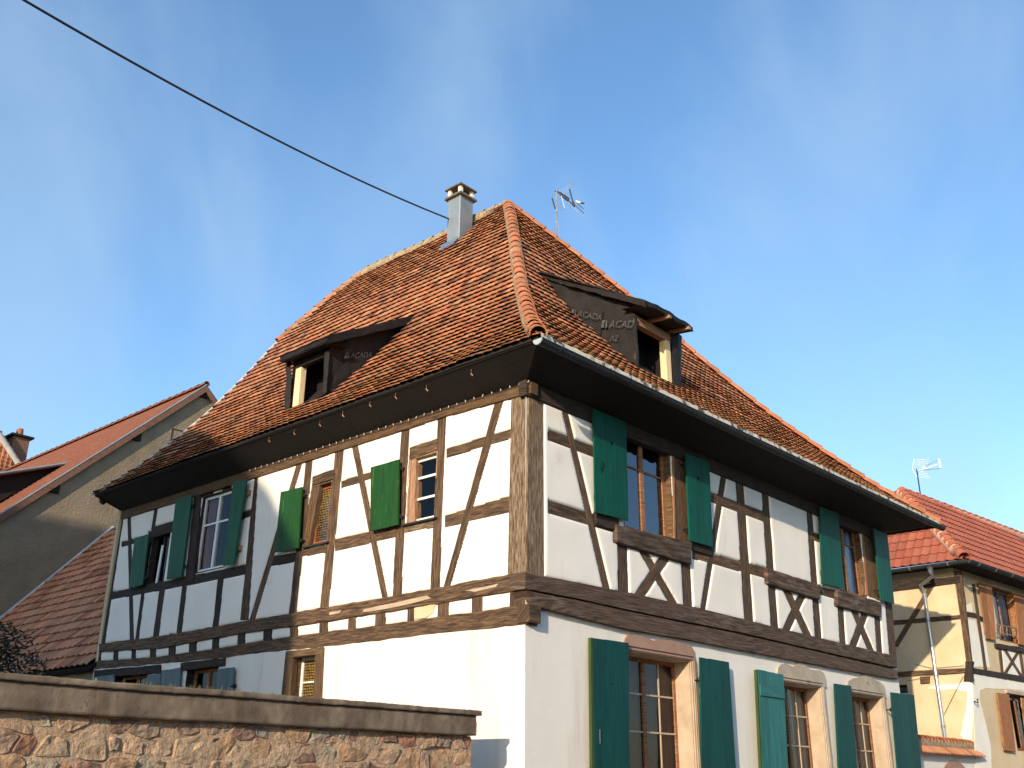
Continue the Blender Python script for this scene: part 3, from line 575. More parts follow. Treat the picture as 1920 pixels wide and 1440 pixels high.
# core behind (mortar coloured), with the openings left free
wall_grid('upper_wall_core', PL, .02, LY, -.52, 2.7, holesL, -.022, M['plaster'], H)
wall_grid('upper_wall_core', PR, .02, LX, 3.6, 6.8, holesR, -.022, M['plaster'], H)
# ---- right face, ground storey
zg = .75
def gr(xl_top, xr_top, yl, yr):
    a = PR.at(xl_top, yl); b = PR.at(xr_top, yr); return (a[0], b[0], zg, (a[1]+b[1])/2)
G1 = gr(1166, 1293, 1219, 1238); G2 = gr(1455, 1537, 1275, 1288); G3 = gr(1592, 1652, 1296, 1309)
holesG = [G1, G2, G3]
xs = sorted({0, LX, *np.arange(0, LX, .25).tolist(), *[h[0] for h in holesG], *[h[1] for h in holesG]})
bt = [PR.at(*p) for p in ((1015, 1137), (1177, 1180), (1300, 1201), (1427, 1225), (1590, 1257), (1685, 1273))]
def topR(x): return float(np.interp(x, [p[0] for p in bt], [p[1] for p in bt]))+.05
vs = []; fs = []
for i in range(len(xs)-1):
    a, b = xs[i], xs[i+1]; hh = [h for h in holesG if h[0]-1e-6 <= a and b <= h[1]+1e-6]
    for lo, hi in ([(0, hh[0][2]), (hh[0][3], None)] if hh else [(0, None)]):
        k = len(vs); za, zb_ = (topR(a), topR(b)) if hi is None else (hi, hi); n = max(1, int(((za+zb_)/2-lo)/.25))
        for j in range(n+1):
            t = j/n
            for xx, zt in ((a, za), (b, zb_)):
                zz = lo+(zt-lo)*t; vs.append((xx, 0, zz))
        fs += [(k+2*j, k+2*j+1, k+2*j+3, k+2*j+2) for j in range(n)]
mobj('ground_floor_wall', vs, fs, M['roughcast'], H)
for (s0, s1) in ((G1, 'curtain_r'), (G2, 'curtain'), (G3, 'curtain')):
    lab = {'G1': ''}
    window(PR, s0, H, recess=.26, fm='winbrown', fw=.06, leaves=2, bars=(.2, .4, .6, .8), vbars=1, reveal='sand', glass='glass_c', curtain=s1, curt_w=.62 if s1 == 'curtain' else .98, barmat='bar', bw=.024, room=1.4)
def surround(r, outline, moulding, m, mj, wj):
    s0, s1, z0, z1 = r
    # carved lintel: scalloped top (picture points) closed along the opening's head
    top = [PR.at(*p, .03) for p in outline]; zb_ = z1+.0
    lp = top+[(max(top[-1][0], s1+.12), zb_), (s0-.1, zb_)]
    o = prism('window_surround', PR, [lp], -.28, .03, m, H)
    th = .05
    prism('lintel_moulding', PR, [rpoly(s0-.02, s1+.015, z1+.06, z1+.085)], 0, .05, m, o)
    prism('lintel_moulding', PR, [rpoly(s0-.02, s1+.015, z1+.015, z1+.04)], 0, .042, m, o)
    # jambs: stone with irregular outer edge and grooves
    for sg, e in ((-1, s0), (1, s1)):
        out_ = []; n = 9
        for k in range(n+1): out_.append((e+sg*(wj+.035*noise.noise(V((k*.9, e, 1)))), z1-(z1-z0+.15)*k/n))
        lp = [(e, z1), (e, z0-.15)]+out_[::-1] if sg > 0 else [(e, z1)]+out_+[(e, z0-.15)]
        j = prism('jamb', PR, [lp], -.28, .022, mj, o)
        for gq in (.035, .075):
            prism('jamb_moulding', PR, [rpoly(min(e+sg*gq, e+sg*(gq+.018)), max(e+sg*gq, e+sg*(gq+.018)), z0, z1)], .02, .034, mj, o)
    prism('sill', PR, [rpoly(s0-.16, s1+.16, z0-.14, z0)], -.1, .09, m, o)
surround(G1, [(1170, 1206), (1172, 1198), (1178, 1191), (1190, 1189), (1205, 1192), (1216, 1197), (1225, 1201), (1237, 1199), (1260, 1201), (1285, 1207), (1297, 1212), (1301, 1219)], None, M['sandred'], M['sand'], .15)
surround(G2, [(1458, 1262), (1459, 1253), (1464, 1246), (1473, 1244), (1480, 1247), (1487, 1250), (1493, 1246), (1500, 1241), (1508, 1244), (1514, 1251), (1521, 1256), (1538, 1257), (1545, 1262), (1548, 1270)], None, M['sandgrey'], M['sandgrey'], .16)
surround(G3, [(1589, 1284), (1592, 1277), (1599, 1272), (1612, 1270), (1618, 1265), (1624, 1260), (1631, 1264), (1638, 1273), (1650, 1279), (1657, 1285), (1660, 1293)], None, M['sandgrey'], M['sandgrey'], .17)
shutter(PR, [(1112, 1196), (1179, 1206), (1181, 1440), (1115, 1440)], H, M['green_g'], off=.06, planks=3, heartpos=(1148, 1283), zb=.8, hinge='R', edge='green_edge', label='dark teal ground floor shutter nearest the house corner', hr=.02)
shutter(PR, [(1313, 1232), (1367, 1242), (1380, 1440), (1317, 1440)], H, M['green_g'], off=.08, planks=3, heartpos=(1343, 1309), zb=.8, hinge='L', label='dark teal ground floor shutter right of the first stone window', hr=.02)
shutter(PR, [(1421, 1256), (1469, 1265), (1478, 1440), (1430, 1440)], H, M['green_w'], off=.12, planks=3, heartpos=(1448, 1340), zb=.8, frontbat=True, battens=(.12, .80), edge='green_edge', label='flaking plank shutter with battens at the middle stone window', rag=.008, hr=.02)
shutter(PR, [(1569, 1282), (1596, 1286), (1607, 1440), (1577, 1440)], H, M['green_g'], off=.09, planks=3, heartpos=(1587, 1342), zb=.8, edge='green_g', label='teal ground floor shutter left of the third stone window', hr=.02)
shutter(PR, [(1671, 1298), (1714, 1303), (1728, 1440), (1683, 1440)], H, M['green_g'], off=.12, planks=3, heartpos=(1698, 1356), zb=.8, hinge='L', label='teal ground floor shutter at the far end of the street face', hr=.02)
# upstairs right windows + shutters
window(PR, RW1, H, recess=.11, fm='winbrown', fw=.075, leaves=2, bars=(.60,), reveal='winboard', glass='glass', curtain=None, bw=.03, label='brown two-leaf window reflecting the sky, nearest the corner')
window(PR, RW2, H, recess=.11, fm='winbrown', fw=.07, leaves=2, bars=(.62,), reveal='winboard', glass='glass_c', curtain='curtain_b', curt_w=.9, bw=.03, label='brown two-leaf window with curtains near the far end')
shutter(PR, [(1113, 766), (1174, 792), (1179, 976), (1117, 960)], H, M['green_r'], off=.06, planks=3, heartpos=(1148, 833), label='teal green heart-cut shutter nearest the corner post', hr=.036)
shutter(PR, [(1286, 850), (1330, 866), (1337, 1025), (1294, 1014)], H, M['green_r'], off=.06, planks=3, heartpos=(1310, 897), hinge='L', label='teal green heart-cut shutter right of the sky-reflecting window', hr=.036)
shutter(PR, [(1537, 950), (1572, 962), (1583, 1103), (1542, 1094)], H, M['green_r'], off=.06, planks=2, heartpos=(1557, 992), hinge='R', label='teal green shutter left of the far upper window', hr=.03)
shutter(PR, [(1638, 990), (1664, 1002), (1677, 1132), (1652, 1125)], H, M['green_r'], off=.09, planks=2, hinge='L', label='teal green shutter at the far end of the upper floor')
b = MB(); q = PR.at(1130, 874, .1); c0_ = PR.P(*q, .1); b.tube([c0_+V((-.03, 0, -.09)), c0_+V((-.035, 0, -.05)), c0_+V((.0, 0, 0)), c0_+V((.035, 0, .06)), c0_+V((.01, 0, .085))], .009, 6); b.build('shutter_catch', M['iron'], H)
b = MB(); q = PR.at(1125, 1380, .1); c0_ = PR.P(*q, .1); b.tube([c0_+V((0, 0, -.09)), c0_+V((.0, 0, .08))], .006, 6); b.build('shutter_catch', M['zinc'], H)
# hidden sides of the house
box('gable_wall', (.0, LY-.02, 0), (LX, LY+.08, 6.8), M['cream'], H)
box('side_wall', (LX-.02, 0.02, 0), (LX+.03, LY, 6.8), M['plaster'], H)
box('back_room_floor', (.9, .9, 6.6), (LX-.1, LY-.1, 6.68), M['black'], H)

# ================================================================== MAIN ROOF
ZE, ZR = 7.0, 14.05
U_ = [0, .14, .27, .41, .55, .68, .84, 1]; H_ = [0, .100, .213, .345, .500, .660, .835, 1]
XE, XR, YE, YP, YV, YRE, XT = -.5, 5.3, -.65, 5.2, 11.25, 10.4, 12.7
uu_ = np.linspace(0, 1, 60); hh_ = np.interp(uu_, U_, H_)
for _ in range(3): hh_[1:-1] = (hh_[:-2]+2*hh_[1:-1]+hh_[2:])/4
LENs = np.concatenate([[0], np.cumsum(np.hypot(np.diff(uu_)*5.85, np.diff(hh_)*(ZR-ZE)))]); LT = LENs[-1]
def uv_of(v): u = float(np.interp(v, LENs, uu_)) if v <= LT else 1+(v-LT)/8; return u, float(np.interp(u, uu_, hh_))+(max(0, u-1)*.95) - (0 if v >= 0 else -v/8*.9)
def wav(a, b): return .022*noise.noise(V((a*.7, b*.6, 3)))+.010*noise.noise(V((a*2.1, b*1.7, 9)))
def PLR(y, v, lift=0):
    u, h = uv_of(v); p = V((XE+u*(XR-XE)+min(0, v)*.7, y, ZE+h*(ZR-ZE)+min(0, v)*.6)); return p+V((-.6, 0, .8))*(lift+wav(y, v))
def yeR(x): return YE+(x-XE)/(XT-XE)*(-.88-YE)
def PRR(x, v, lift=0):
    u, h = uv_of(v); ye = yeR(x); ze = 7.02-.07*(x-XE)/(XT-XE); p = V((x, ye+u*(YP-ye)+min(0, v)*.7, ze+h*(ZR-ze)+min(0, v)*.6)); return p+V((0, -.6, .8))*(lift+wav(x+40, v))
def inL(y, v):
    u, h = uv_of(v)
    if u < 0 or u > 1: return False
    lo = YE+u*(YP-YE); hi = YV if u < .69 else YV-(u-.69)/.31*(YV-YRE); return lo < y < hi
def inR(x, v):
    u, h = uv_of(v); return 0 <= u <= 1 and XE+u*(XR-XE) < x < XT-u*(XT-XR)
ROOF = mobj('roof', *(lambda: ([], []))(), None, H) if False else None
# roof deck (all four slopes + soffit)
dv = []; df = []
def grid(fn, a0, a1, n, v0, v1, mcount, inside=None):
    k = len(dv)
    for i in range(n+1):
        for j in range(mcount+1):
            v = v0+(v1-v0)*j/mcount; lo, hi = a0(v), a1(v); dv.append(tuple(fn(lo+(hi-lo)*i/n, v, -.014)))
    for i in range(n):
        for j in range(mcount): q = k+i*(mcount+1)+j; df.append((q, q+mcount+1, q+mcount+2, q+1))
grid(PLR, lambda v: YE+uv_of(v)[0]*(YP-YE), lambda v: YV if uv_of(v)[0] < .69 else YV-(uv_of(v)[0]-.69)/.31*(YV-YRE), 24, 0, LT, 30)
grid(PRR, lambda v: XE+uv_of(v)[0]*(XR-XE), lambda v: XT-uv_of(v)[0]*(XT-XR), 24, 0, LT, 30)
k = len(dv)
# back slope and half hip (plain)
def PBK(y, v, lift=0):
    u, h = uv_of(v); return V((XT-u*(XT-XR)-.02, y, 6.93+h*(ZR-6.95)-.06))
grid(PBK, lambda v: -.86+uv_of(v)[0]*(YP+.88), lambda v: YV if uv_of(v)[0] < .69 else YV-(uv_of(v)[0]-.69)/.31*(YV-YRE), 10, 0, LT, 30)
k = len(dv); dv += [(XR+.31*(XT-XR), YV, ZE+.66*(ZR-ZE)), (XR-.31*(XR-XE), YV, ZE+.66*(ZR-ZE)), (XR, YRE, ZR-.05)]; df += [(k, k+1, k+2)]
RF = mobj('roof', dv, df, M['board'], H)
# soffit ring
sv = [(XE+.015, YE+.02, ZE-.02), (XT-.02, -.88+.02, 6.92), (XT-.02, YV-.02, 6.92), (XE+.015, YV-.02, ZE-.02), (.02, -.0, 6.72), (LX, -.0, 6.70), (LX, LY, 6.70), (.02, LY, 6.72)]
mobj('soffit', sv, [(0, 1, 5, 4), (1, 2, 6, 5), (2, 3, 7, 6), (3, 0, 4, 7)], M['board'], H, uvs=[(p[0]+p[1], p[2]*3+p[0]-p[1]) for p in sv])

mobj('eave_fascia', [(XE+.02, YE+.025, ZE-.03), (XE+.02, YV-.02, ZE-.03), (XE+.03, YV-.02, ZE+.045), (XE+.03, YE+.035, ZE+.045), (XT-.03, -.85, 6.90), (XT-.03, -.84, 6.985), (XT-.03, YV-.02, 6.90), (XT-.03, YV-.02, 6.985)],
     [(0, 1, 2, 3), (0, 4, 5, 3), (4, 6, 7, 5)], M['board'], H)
# gable triangle closing the far end
mobj('gable_wall', [(XE+.3, YV-.1, ZE-.1), (XT-.3, YV-.1, 6.9), (XR+.31*(XT-XR)-.1, YV-.1, ZE+.64*(ZR-ZE)), (XR-.31*(XR-XE)+.1, YV-.1, ZE+.64*(ZR-ZE))], [(0, 1, 2, 3)], M['cream'], H)
# tile meshes
def tile_verts(w=.166, L=.31, th=.013, curve=.014):
    prof = [(-w/2, .045), (-w/2*.72, .018), (-w/2*.36, .003), (0, 0), (w/2*.36, .003), (w/2*.72, .018), (w/2, .045)]
    top = [(x, y, th+curve*(1-(2*x/w)**2)) for x, y in prof]+[(w/2, L, th), (-w/2, L, th)]
    bot = [(x, y+.002, z-th) for x, y, z in top[:7]]
    v = top+bot; f = [tuple(range(9))]+[(i+1, i, 9+i, 10+i) for i in range(6)]; f += [(0, 8, 9), (7, 6, 15)]
    return np.array(v), f
def pantile_verts(w=.235, L=.40, th=.018, amp=.022, n=8):
    v = []; f = []
    for j, (y, dz) in enumerate(((0, -th), (0, 0), (L, 0))):
        for i in range(n+1):
            t = i/n; x = -w/2+w*t*1.03; z = amp*max(0, math.cos(2*math.pi*(t-.25)))+ .4*amp*(t > .93); v.append((x, y+(.008*math.sin(2*math.pi*t) if j < 2 else 0), z+dz+.004))
    for j in range(2):
        for i in range(n): k = j*(n+1)+i; f.append((k, k+1, k+n+2, k+n+1))
    return np.array(v), f
def tiles(fn, a0, a1, v0, v1, expo, wid, inside, tilt=.075, jit=1.0, stag=True, lift=.0, lo_=.026):
    out = []; v = v0; r = 0
    while v < v1:
        off = (wid/2 if (r % 2 and stag) else 0)+random.uniform(-.01, .01)*jit; n = int((a1-a0)/wid)+1
        for i in range(n):
            a = a0+off+i*wid
            if not inside(a, v+.06): continue
            jv = random.uniform(-.007, .007)*jit
            p = fn(a, v+jv, lift); ax = (fn(a+.05, v, lift)-fn(a-.05, v, lift)).normalized(); up = (fn(a, v+.32, lift)-fn(a, v, lift)).normalized()
            nr = ax.cross(up);
            if nr.z < 0: nr = -nr; ax = -ax
            up = nr.cross(ax).normalized()
            tl = tilt+random.gauss(0, .012)*jit; rl = random.gauss(0, .018)*jit; yw = random.gauss(0, .014)*jit
            u2 = (up*math.cos(tl)-nr*math.sin(tl)); n2 = (nr*math.cos(tl)+up*math.sin(tl)); a2 = (ax+n2*rl+u2*yw).normalized(); n3 = a2.cross(u2).normalized(); u3 = n3.cross(a2).normalized()
            p = p+nr*(lo_+random.uniform(0, .006)*jit)
            out.append((p, a2, u3, n3, a, v))
        v += expo; r += 1
    return out
def emit(name, lst, tv, tf, m, parent, palette, keep=300, key=None, matf=None, nvar=20, tintf=None):
    """nearest `keep` tiles that face the camera become objects, the rest one mesh"""
    def score(t):
        p = t[0]; d = p-CAM; dep = d.dot(FW)
        if dep < .5: return 1e9
        x, y = 960+FPX*d.dot(RT)/dep, 720-FPX*d.dot(UP)/dep
        return d.length+(1000 if not (-20 < x < 1940 and -20 < y < 1460) else 0)
    order = sorted(range(len(lst)), key=lambda i: score(lst[i])); near = order[:keep]; far = order[keep:]
    mats = {}
    for i in near:
        p, a, u, n, s, v = lst[i]; mm = matf(lst[i]) if matf else m; c = palette[random.randrange(len(palette))]
        kx = (mm.name, palette.index(c), random.randrange(2))
        if kx not in mats:
            me = bpy.data.meshes.new(name); me.from_pydata([tuple(q) for q in tv], [], tf); me.materials.append(mm)
            at = me.attributes.new('tint', 'FLOAT_COLOR', 'POINT'); tt = np.ones((len(tv), 4), dtype=np.float32); tt[:, :3] = c; at.data.foreach_set('color', tt.ravel()); mats[kx] = me
        o = bpy.data.objects.new(name, mats[kx]); o.matrix_world = Matrix(((a.x, u.x, n.x, p.x), (a.y, u.y, n.y, p.y), (a.z, u.z, n.z, p.z), (0, 0, 0, 1))); COL.objects.link(o); o.parent = parent
    groups = {}
    for i in far: groups.setdefault((matf(lst[i]) if matf else m).name, []).append(i)
    if far:
        nv = len(tv); V_ = []; F_ = []; T_ = []; MI = []; names = list(groups)
        k = 0
        for gi, g in enumerate(names):
            for i in groups[g]:
                p, a, u, n, s, v = lst[i]; R = np.array([list(a), list(u), list(n)]); V_.append(tv@R+np.array(p)); c = palette[random.randrange(len(palette))]
                T_.append(np.tile(np.array(c), (nv, 1))); F_ += [tuple(q+k for q in f) for f in tf]; MI += [gi]*len(tf); k += nv
        me = bpy.data.meshes.new(name); me.from_pydata(np.concatenate(V_).tolist(), [], F_)
        for g in names: me.materials.append(bpy.data.materials[g])
        me.polygons.foreach_set('material_index', MI)
        at = me.attributes.new('tint', 'FLOAT_COLOR', 'POINT'); T = np.concatenate(T_); tt = np.ones((len(T), 4), dtype=np.float32); tt[:, :3] = T; at.data.foreach_set('color', tt.ravel())
        o = bpy.data.objects.new(name+'s', me); COL.objects.link(o); o.parent = parent; o['kind'] = 'stuff'
def pal(n, base, dv_, dh, dark=.12):
    out = []
    for i in range(n):
        b = random.gauss(1, dv_); h = random.gauss(0, dh)
        if random.random() < dark: b *= .5
        out.append((max(.02, base[0]*b*(1+h*.3)), max(.01, base[1]*b*(1+h)), max(.006, base[2]*b*(1+h*1.4))))
    return out
OLD = pal(26, (.43, .175, .078), .19, .15, .10)
# dormer footprints
DL = dict(y0=4.98, y1=6.05, x=.45); DR = dict(x0=3.22, x1=4.42, y=.45)
def clearL(y, v):
    if not inL(y, v): return False
    p = PLR(y, v); 
    if p.x > .45 and DL['y0']-.05 < y < DL['y1']+.08 and p.z < 8.90+(p.x-.45)*.60: return False
    if 4.45 < p.x < 5.1 and 5.95 < y < 6.55: return False
    return True
def clearR(x, v):
    if not inR(x, v): return False
    p = PRR(x, v)
    if p.y > .45 and DR['x0']-.05 < x < DR['x1']+.1 and p.z < 9.12+(p.y-.45)*.56: return False
    return True
tv, tf = tile_verts()
TL_ = tiles(PLR, YE-.1, YV, 0, LT-.02, .222, .168, clearL, tilt=.155, lo_=.046, jit=.8)
TR_ = tiles(PRR, XE-.1, XT, 0, LT-.02, .222, .168, clearR, tilt=.135, lo_=.040, jit=.7)
def mf(t): return M['tile_moss'] if (t[0].z < 7.9+.35*noise.noise(V((t[4]*.8, 0, 0))) and random.random() < (.9 if t[0].y < .6 else .45)) else M['tile']
emit('roof_tile', TL_+TR_, tv, tf, M['tile'], RF, OLD, 300, matf=mf)
# doubled first course at the eave
# hip and ridge tiles
def halfround(name, p0, p1, r0, r1, m, parent, upv, L=None):
    p0, p1 = V(p0), V(p1); d = (p1-p0).normalized(); a = d.cross(upv).normalized(); n = a.cross(d).normalized()
    if n.z < 0: n = -n
    vs = []; fs = []; K = 9
    for (p, r) in ((p0, r0), (p1, r1)):
        for rr in (r, r-.018):
            for i in range(K): t = math.pi*(-.08+1.16*i/(K-1)); vs.append(p+a*rr*math.cos(t)+n*rr*math.sin(t)*.95)
    for i in range(K-1): fs += [(i, i+1, 2*K+i+1, 2*K+i), (K+i+1, K+i, 3*K+i, 3*K+i+1), (i+1, i, K+i, K+i+1), (2*K+i, 2*K+i+1, 3*K+i+1, 3*K+i)]
    fs += [(0, 2*K, 3*K, K), (K-1, 2*K-1, 4*K-1, 3*K-1)]
    return mobj(name, vs, fs, m, parent, smooth=False)
def capline(fn, n, r, m, parent, name='hip_tile', mort=True, mm='mortar', wob=.006):
    pts = [fn(i/n) for i in range(n+1)]
    for i in range(n):
        a, b = V(pts[i]), V(pts[i+1]); d = (b-a); j = V((random.uniform(-wob, wob), random.uniform(-wob, wob), random.uniform(-wob, wob)))
        halfround(name, a+j+V((0, 0, .018)), b+d*.12+j, r*1.08, r*.88, m, parent, V((0, 0, 1)))
    if mort:
        mb = MB(); mb.tube([V(p)-V((0, 0, .045)) for p in pts[1:]], [r*1.12*(1+.12*noise.noise(V((i*.9, 2, n)))) for i in range(n)], 10); mb.build('mortar_bed', M[mm], parent, smooth=True)
def hipL(t):
    v = t*LT; u, h = uv_of(v); return (XE+u*(XR-XE)-.01, YE+u*(YP-YE)-.01, ZE+h*(ZR-ZE)+.035)
def hipR(t):
    v = t*LT; u, h = uv_of(v); return (XT-u*(XT-XR), -.88+u*(YP+.88), 6.95+h*(ZR-6.95)+.035)
capline(hipL, 31, .115, M['hip'], RF); capline(hipR, 34, .105, M['hip'], RF, mort=False)
capline(lambda t: (XR, YP+(YRE-YP)*t, ZR+.02+.03*math.sin(t*9)), 15, .11, M['mortar'], RF, 'ridge_tile')
def hh(t):
    u = .69+.31*t; return (XE+u*(XR-XE), YV-t*(YV-YRE), ZE+float(np.interp(u, uu_, hh_))*(ZR-ZE)+.03)
capline(hh, 9, .10, M['hip'], RF)
# verge strip
vp = [PLR(YV, LENs[int(i)], 0) for i in range(0, 42)]; mb = MB(); mb.tube([p+V((-.01, .02, .02)) for p in vp], .032, 6); mb.build('verge_strip', M['verge'], RF)
for yy in (YV-.12,):
    mb = MB(); q = [PLR(yy, v, -.2) for v in (0.02, .6, 1.2)]; mb.tube(q, .07, 4); mb.build('verge_rafter', M['board'], RF)
# little hooks under the left soffit
for x, y in ((884, 702), (800, 731), (742, 746), (694, 761), (643, 780), (600, 798), (552, 814), (505, 828)):
    d = ray(x, y-8); kk_ = .515; t = (6.975-kk_*(CAM.x+.485)-CAM.z)/(d.z+kk_*d.x); p = CAM+d*t; b = MB(); b.tube([p+V((0, 0, .01)), p+V((0, .01, -.05)), p+V((.012, -.02, -.085))], [.006, .007, .012], 6); b.build('soffit_hook', M['oldstud'], H)

# ---- gutter on the street side
G0, G1_ = V((XE-.07, -.70, 6.94)), V((XT+.05, -.945, 6.87)); gd = (G1_-G0).normalized(); ga = V((0, -1, 0)); gr_ = .072
def gutter(name, a, b, m, parent, r=.072, nb=14, seam=None, lipm=None):
    a, b = V(a), V(b); d = (b-a).normalized(); s = d.cross(V((0, 0, 1))).normalized(); vs = []; fs = []; K = 11; n = 10
    for i in range(n+1):
        p = a.lerp(b, i/n)
        for rr in (r, r-.008):
            for k in range(K): t = math.pi*(1+k/(K-1)); vs.append(p+s*rr*math.cos(t)+V((0, 0, 1))*rr*math.sin(t))
    for i in range(n):
        for k in range(K-1): q = i*2*K+k; fs += [(q, q+1, q+1+2*K, q+2*K), (q+K+1, q+K, q+3*K, q+3*K+1)]
    for e in (0, n*2*K): fs.append(tuple(e+k for k in range(K)))
    g = mobj(name, vs, fs, m, parent, smooth=False)
    mb = MB(); mb.tube([a+s*r, b+s*r], .011, 6); mb.build('gutter_bead', lipm or m, g)
    for i in range(nb):
        p = a.lerp(b, (i+.5)/nb); mb = MB(); rr = r+.004
        pts = [p+s*rr*math.cos(math.pi*(1+k/8))+V((0, 0, 1))*rr*math.sin(math.pi*(1+k/8)) for k in range(9)]
        for k in range(8): mb.hexa([pts[k]-d*.012, pts[k]+d*.012, pts[k+1]+d*.012, pts[k+1]-d*.012], [q+(q-p).normalized()*.006 for q in (pts[k]-d*.012, pts[k]+d*.012, pts[k+1]+d*.012, pts[k+1]-d*.012)])
        mb.build('gutter_bracket', seam or m, g)
    return g
GT = gutter('gutter', G0, G1_, M['zinc_dk'], H, nb=17)
mb = MB(); s_ = gd.cross(V((0, 0, 1))); ring = [G0-gd*.006+s_*.078*math.cos(math.pi*(1+k/10))+V((0, 0, 1))*.078*math.sin(math.pi*(1+k/10)) for k in range(11)]
mb.hexa(ring, [p+gd*.02 for p in ring]); mb.build('gutter_end_cap', M['zinc_cap'], GT)
n = 90; dvv = []; dff = []
for i in range(n+1):
    x = XE+(XT-XE)*i/n; y = yeR(x)-.025; z = 7.02-.07*(x-XE)/(XT-XE); dvv += [(x, y-.030, z-.05), (x, y-.020, z+.040+.012*(i % 2))]
mobj('drip_edge', dvv, [(2*i, 2*i+2, 2*i+3, 2*i+1) for i in range(n)], M['drip'], GT)

# ---- dormers, wrapped in black underlay
def text_mesh(txt, size):
    cu = bpy.data.curves.new('t', 'FONT'); cu.body = txt; cu.size = size; cu.shear = .35; ob = bpy.data.objects.new('t', cu); COL.objects.link(ob)
    bpy.context.view_layer.update(); me = bpy.data.meshes.new_from_object(ob.evaluated_get(bpy.context.evaluated_depsgraph_get())); bpy.data.objects.remove(ob); return me
def lettering(txt, size, o, ax, upd, parent, logo=True, rough=.0):
    me = text_mesh(txt, size); me.name = 'printed_lettering'; ax, upd, o = V(ax).normalized(), V(upd).normalized(), V(o); nn = ax.cross(upd)
    for v in me.vertices: x, y = v.co.x, v.co.y; v.co = o+ax*x+upd*y+nn*.0
    me.materials.clear(); me.materials.append(M['print']); ob = bpy.data.objects.new('printed_lettering', me); link(ob, parent)
    if logo:
        s = size*.75; P0 = lambda x, y: o+ax*(x-s*1.25)+upd*y
        mobj('printed_logo', [P0(0, 0), P0(s*.45, 0), P0(s*.75, s), P0(s*.3, s), P0(s*.62, 0), P0(s*1.02, 0), P0(s*1.05, s), P0(s*.9, s)], [(0, 1, 2, 3), (4, 5, 6, 7)], M['print'], parent)
# left dormer: front in plane x=.42
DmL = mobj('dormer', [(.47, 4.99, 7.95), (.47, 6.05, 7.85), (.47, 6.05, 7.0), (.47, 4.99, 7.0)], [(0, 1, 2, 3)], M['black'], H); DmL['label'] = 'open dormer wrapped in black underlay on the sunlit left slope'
X0, Y0, Y1, ZT = .42, 5.0, 6.04, 8.91
def slab(name, pts, th, m, parent, wr=0):
    A = [V(p) for p in pts]; n_ = (A[1]-A[0]).cross(A[2]-A[0]).normalized(); b = MB(); b.hexa(A, [p+n_*th for p in A]); return b.build(name, m, parent)
def cloth(name, fn, nu, nv_, m, parent, amp=.02, sc=3.5):
    vs = []; fs = []
    for i in range(nu+1):
        for j in range(nv_+1):
            p = V(fn(i/nu, j/nv_)); q = p*sc; nn = V((noise.noise(q), noise.noise(q+V((9, 0, 0))), noise.noise(q+V((0, 9, 0))))); vs.append(p+nn*amp)
    for i in range(nu):
        for j in range(nv_): k = i*(nv_+1)+j; fs.append((k, k+nv_+1, k+nv_+2, k+1))
    return mobj(name, vs, fs, m, parent, smooth=True)
xb = 2.16; zb_top = PLR(5.0, float(np.interp((xb-XE)/(XR-XE), uu_, LENs))).z+.02
# near cheek (y=Y0), triangular
def zroofL(x): u = (x-XE)/(XR-XE); return ZE+float(np.interp(u, uu_, hh_))*(ZR-ZE)
def cheekL(yc):
    return lambda a, b: (X0+(xb-X0)*a, yc+.02*math.sin(a*9+b*3), (zroofL(X0+(xb-X0)*a)-.05)*(1-b)+b*max(zroofL(X0+(xb-X0)*a)-.02, (ZT+(zb_top-ZT)*a)))
cloth('cheek', cheekL(Y0), 30, 12, M['membrane_g'], DmL, .03, 5)
cloth('cheek', cheekL(Y1), 14, 6, M['membrane_g'], DmL, .012)
cloth('dormer_roof', lambda a, b: (X0-.22+(xb-X0+.22)*a, Y0-.17+(Y1-Y0+.34)*b, ZT-.10+(zb_top-ZT+.11)*a+.07), 16, 8, M['membrane'], DmL, .015)
cloth('dormer_eave', lambda a, b: (X0-.22+.03*math.sin(b*3), Y0-.17+(Y1-Y0+.34)*a, ZT-.16+.15*b), 14, 3, M['membrane'], DmL, .025)
cloth('dormer_eave', lambda a, b: (X0-.22+(xb-X0+.22)*a, Y0-.17-.01, ZT-.19+(zb_top-ZT+.17)*a+.17*b), 14, 3, M['membrane'], DmL, .015)
cloth('dormer_soffit', lambda a, b: (X0-.22+.5*a, Y0-.17+(Y1-Y0+.34)*b, ZT-.13+.05*a), 4, 6, M['membrane'], DmL, .01)
box('lintel', (X0-.0, Y0, ZT-.26), (X0+.10, Y1, ZT-.12), M['membrane_g'], DmL)
cloth('wrapped_post', lambda a, b: (X0-.02-.03*math.sin(b*math.pi), Y0-.03+.13*b, 7.92+(ZT-.2-7.92)*a), 9, 5, M['membrane_g'], DmL, .02, 5)
cloth('wrapped_post', lambda a, b: (X0-.02-.05*math.sin(b*math.pi), Y1-.02+.14*b+.10*a*a, 7.85+(ZT-.0-7.85)*a), 9, 5, M['membrane'], DmL, .03, 5)
cloth('sill_wrap', lambda a, b: (X0-.05+.12*b-.03*math.sin(b*3), Y0-.05+(Y1-Y0+.2)*a, 7.99-.10*a-.09*(1-b)), 12, 4, M['membrane'], DmL, .02)
box('new_post', (X0+.02, Y1-.22, 7.9), (X0+.13, Y1-.05, ZT-.25), M['newwood'], DmL)
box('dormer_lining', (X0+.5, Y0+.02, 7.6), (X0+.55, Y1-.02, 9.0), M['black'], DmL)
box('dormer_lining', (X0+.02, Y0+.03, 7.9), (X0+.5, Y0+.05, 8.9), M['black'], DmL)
lettering('ACADA', .15, (.84, Y0-.06, 8.70), (1, 0, .36), (0.0, 0, 1), DmL)
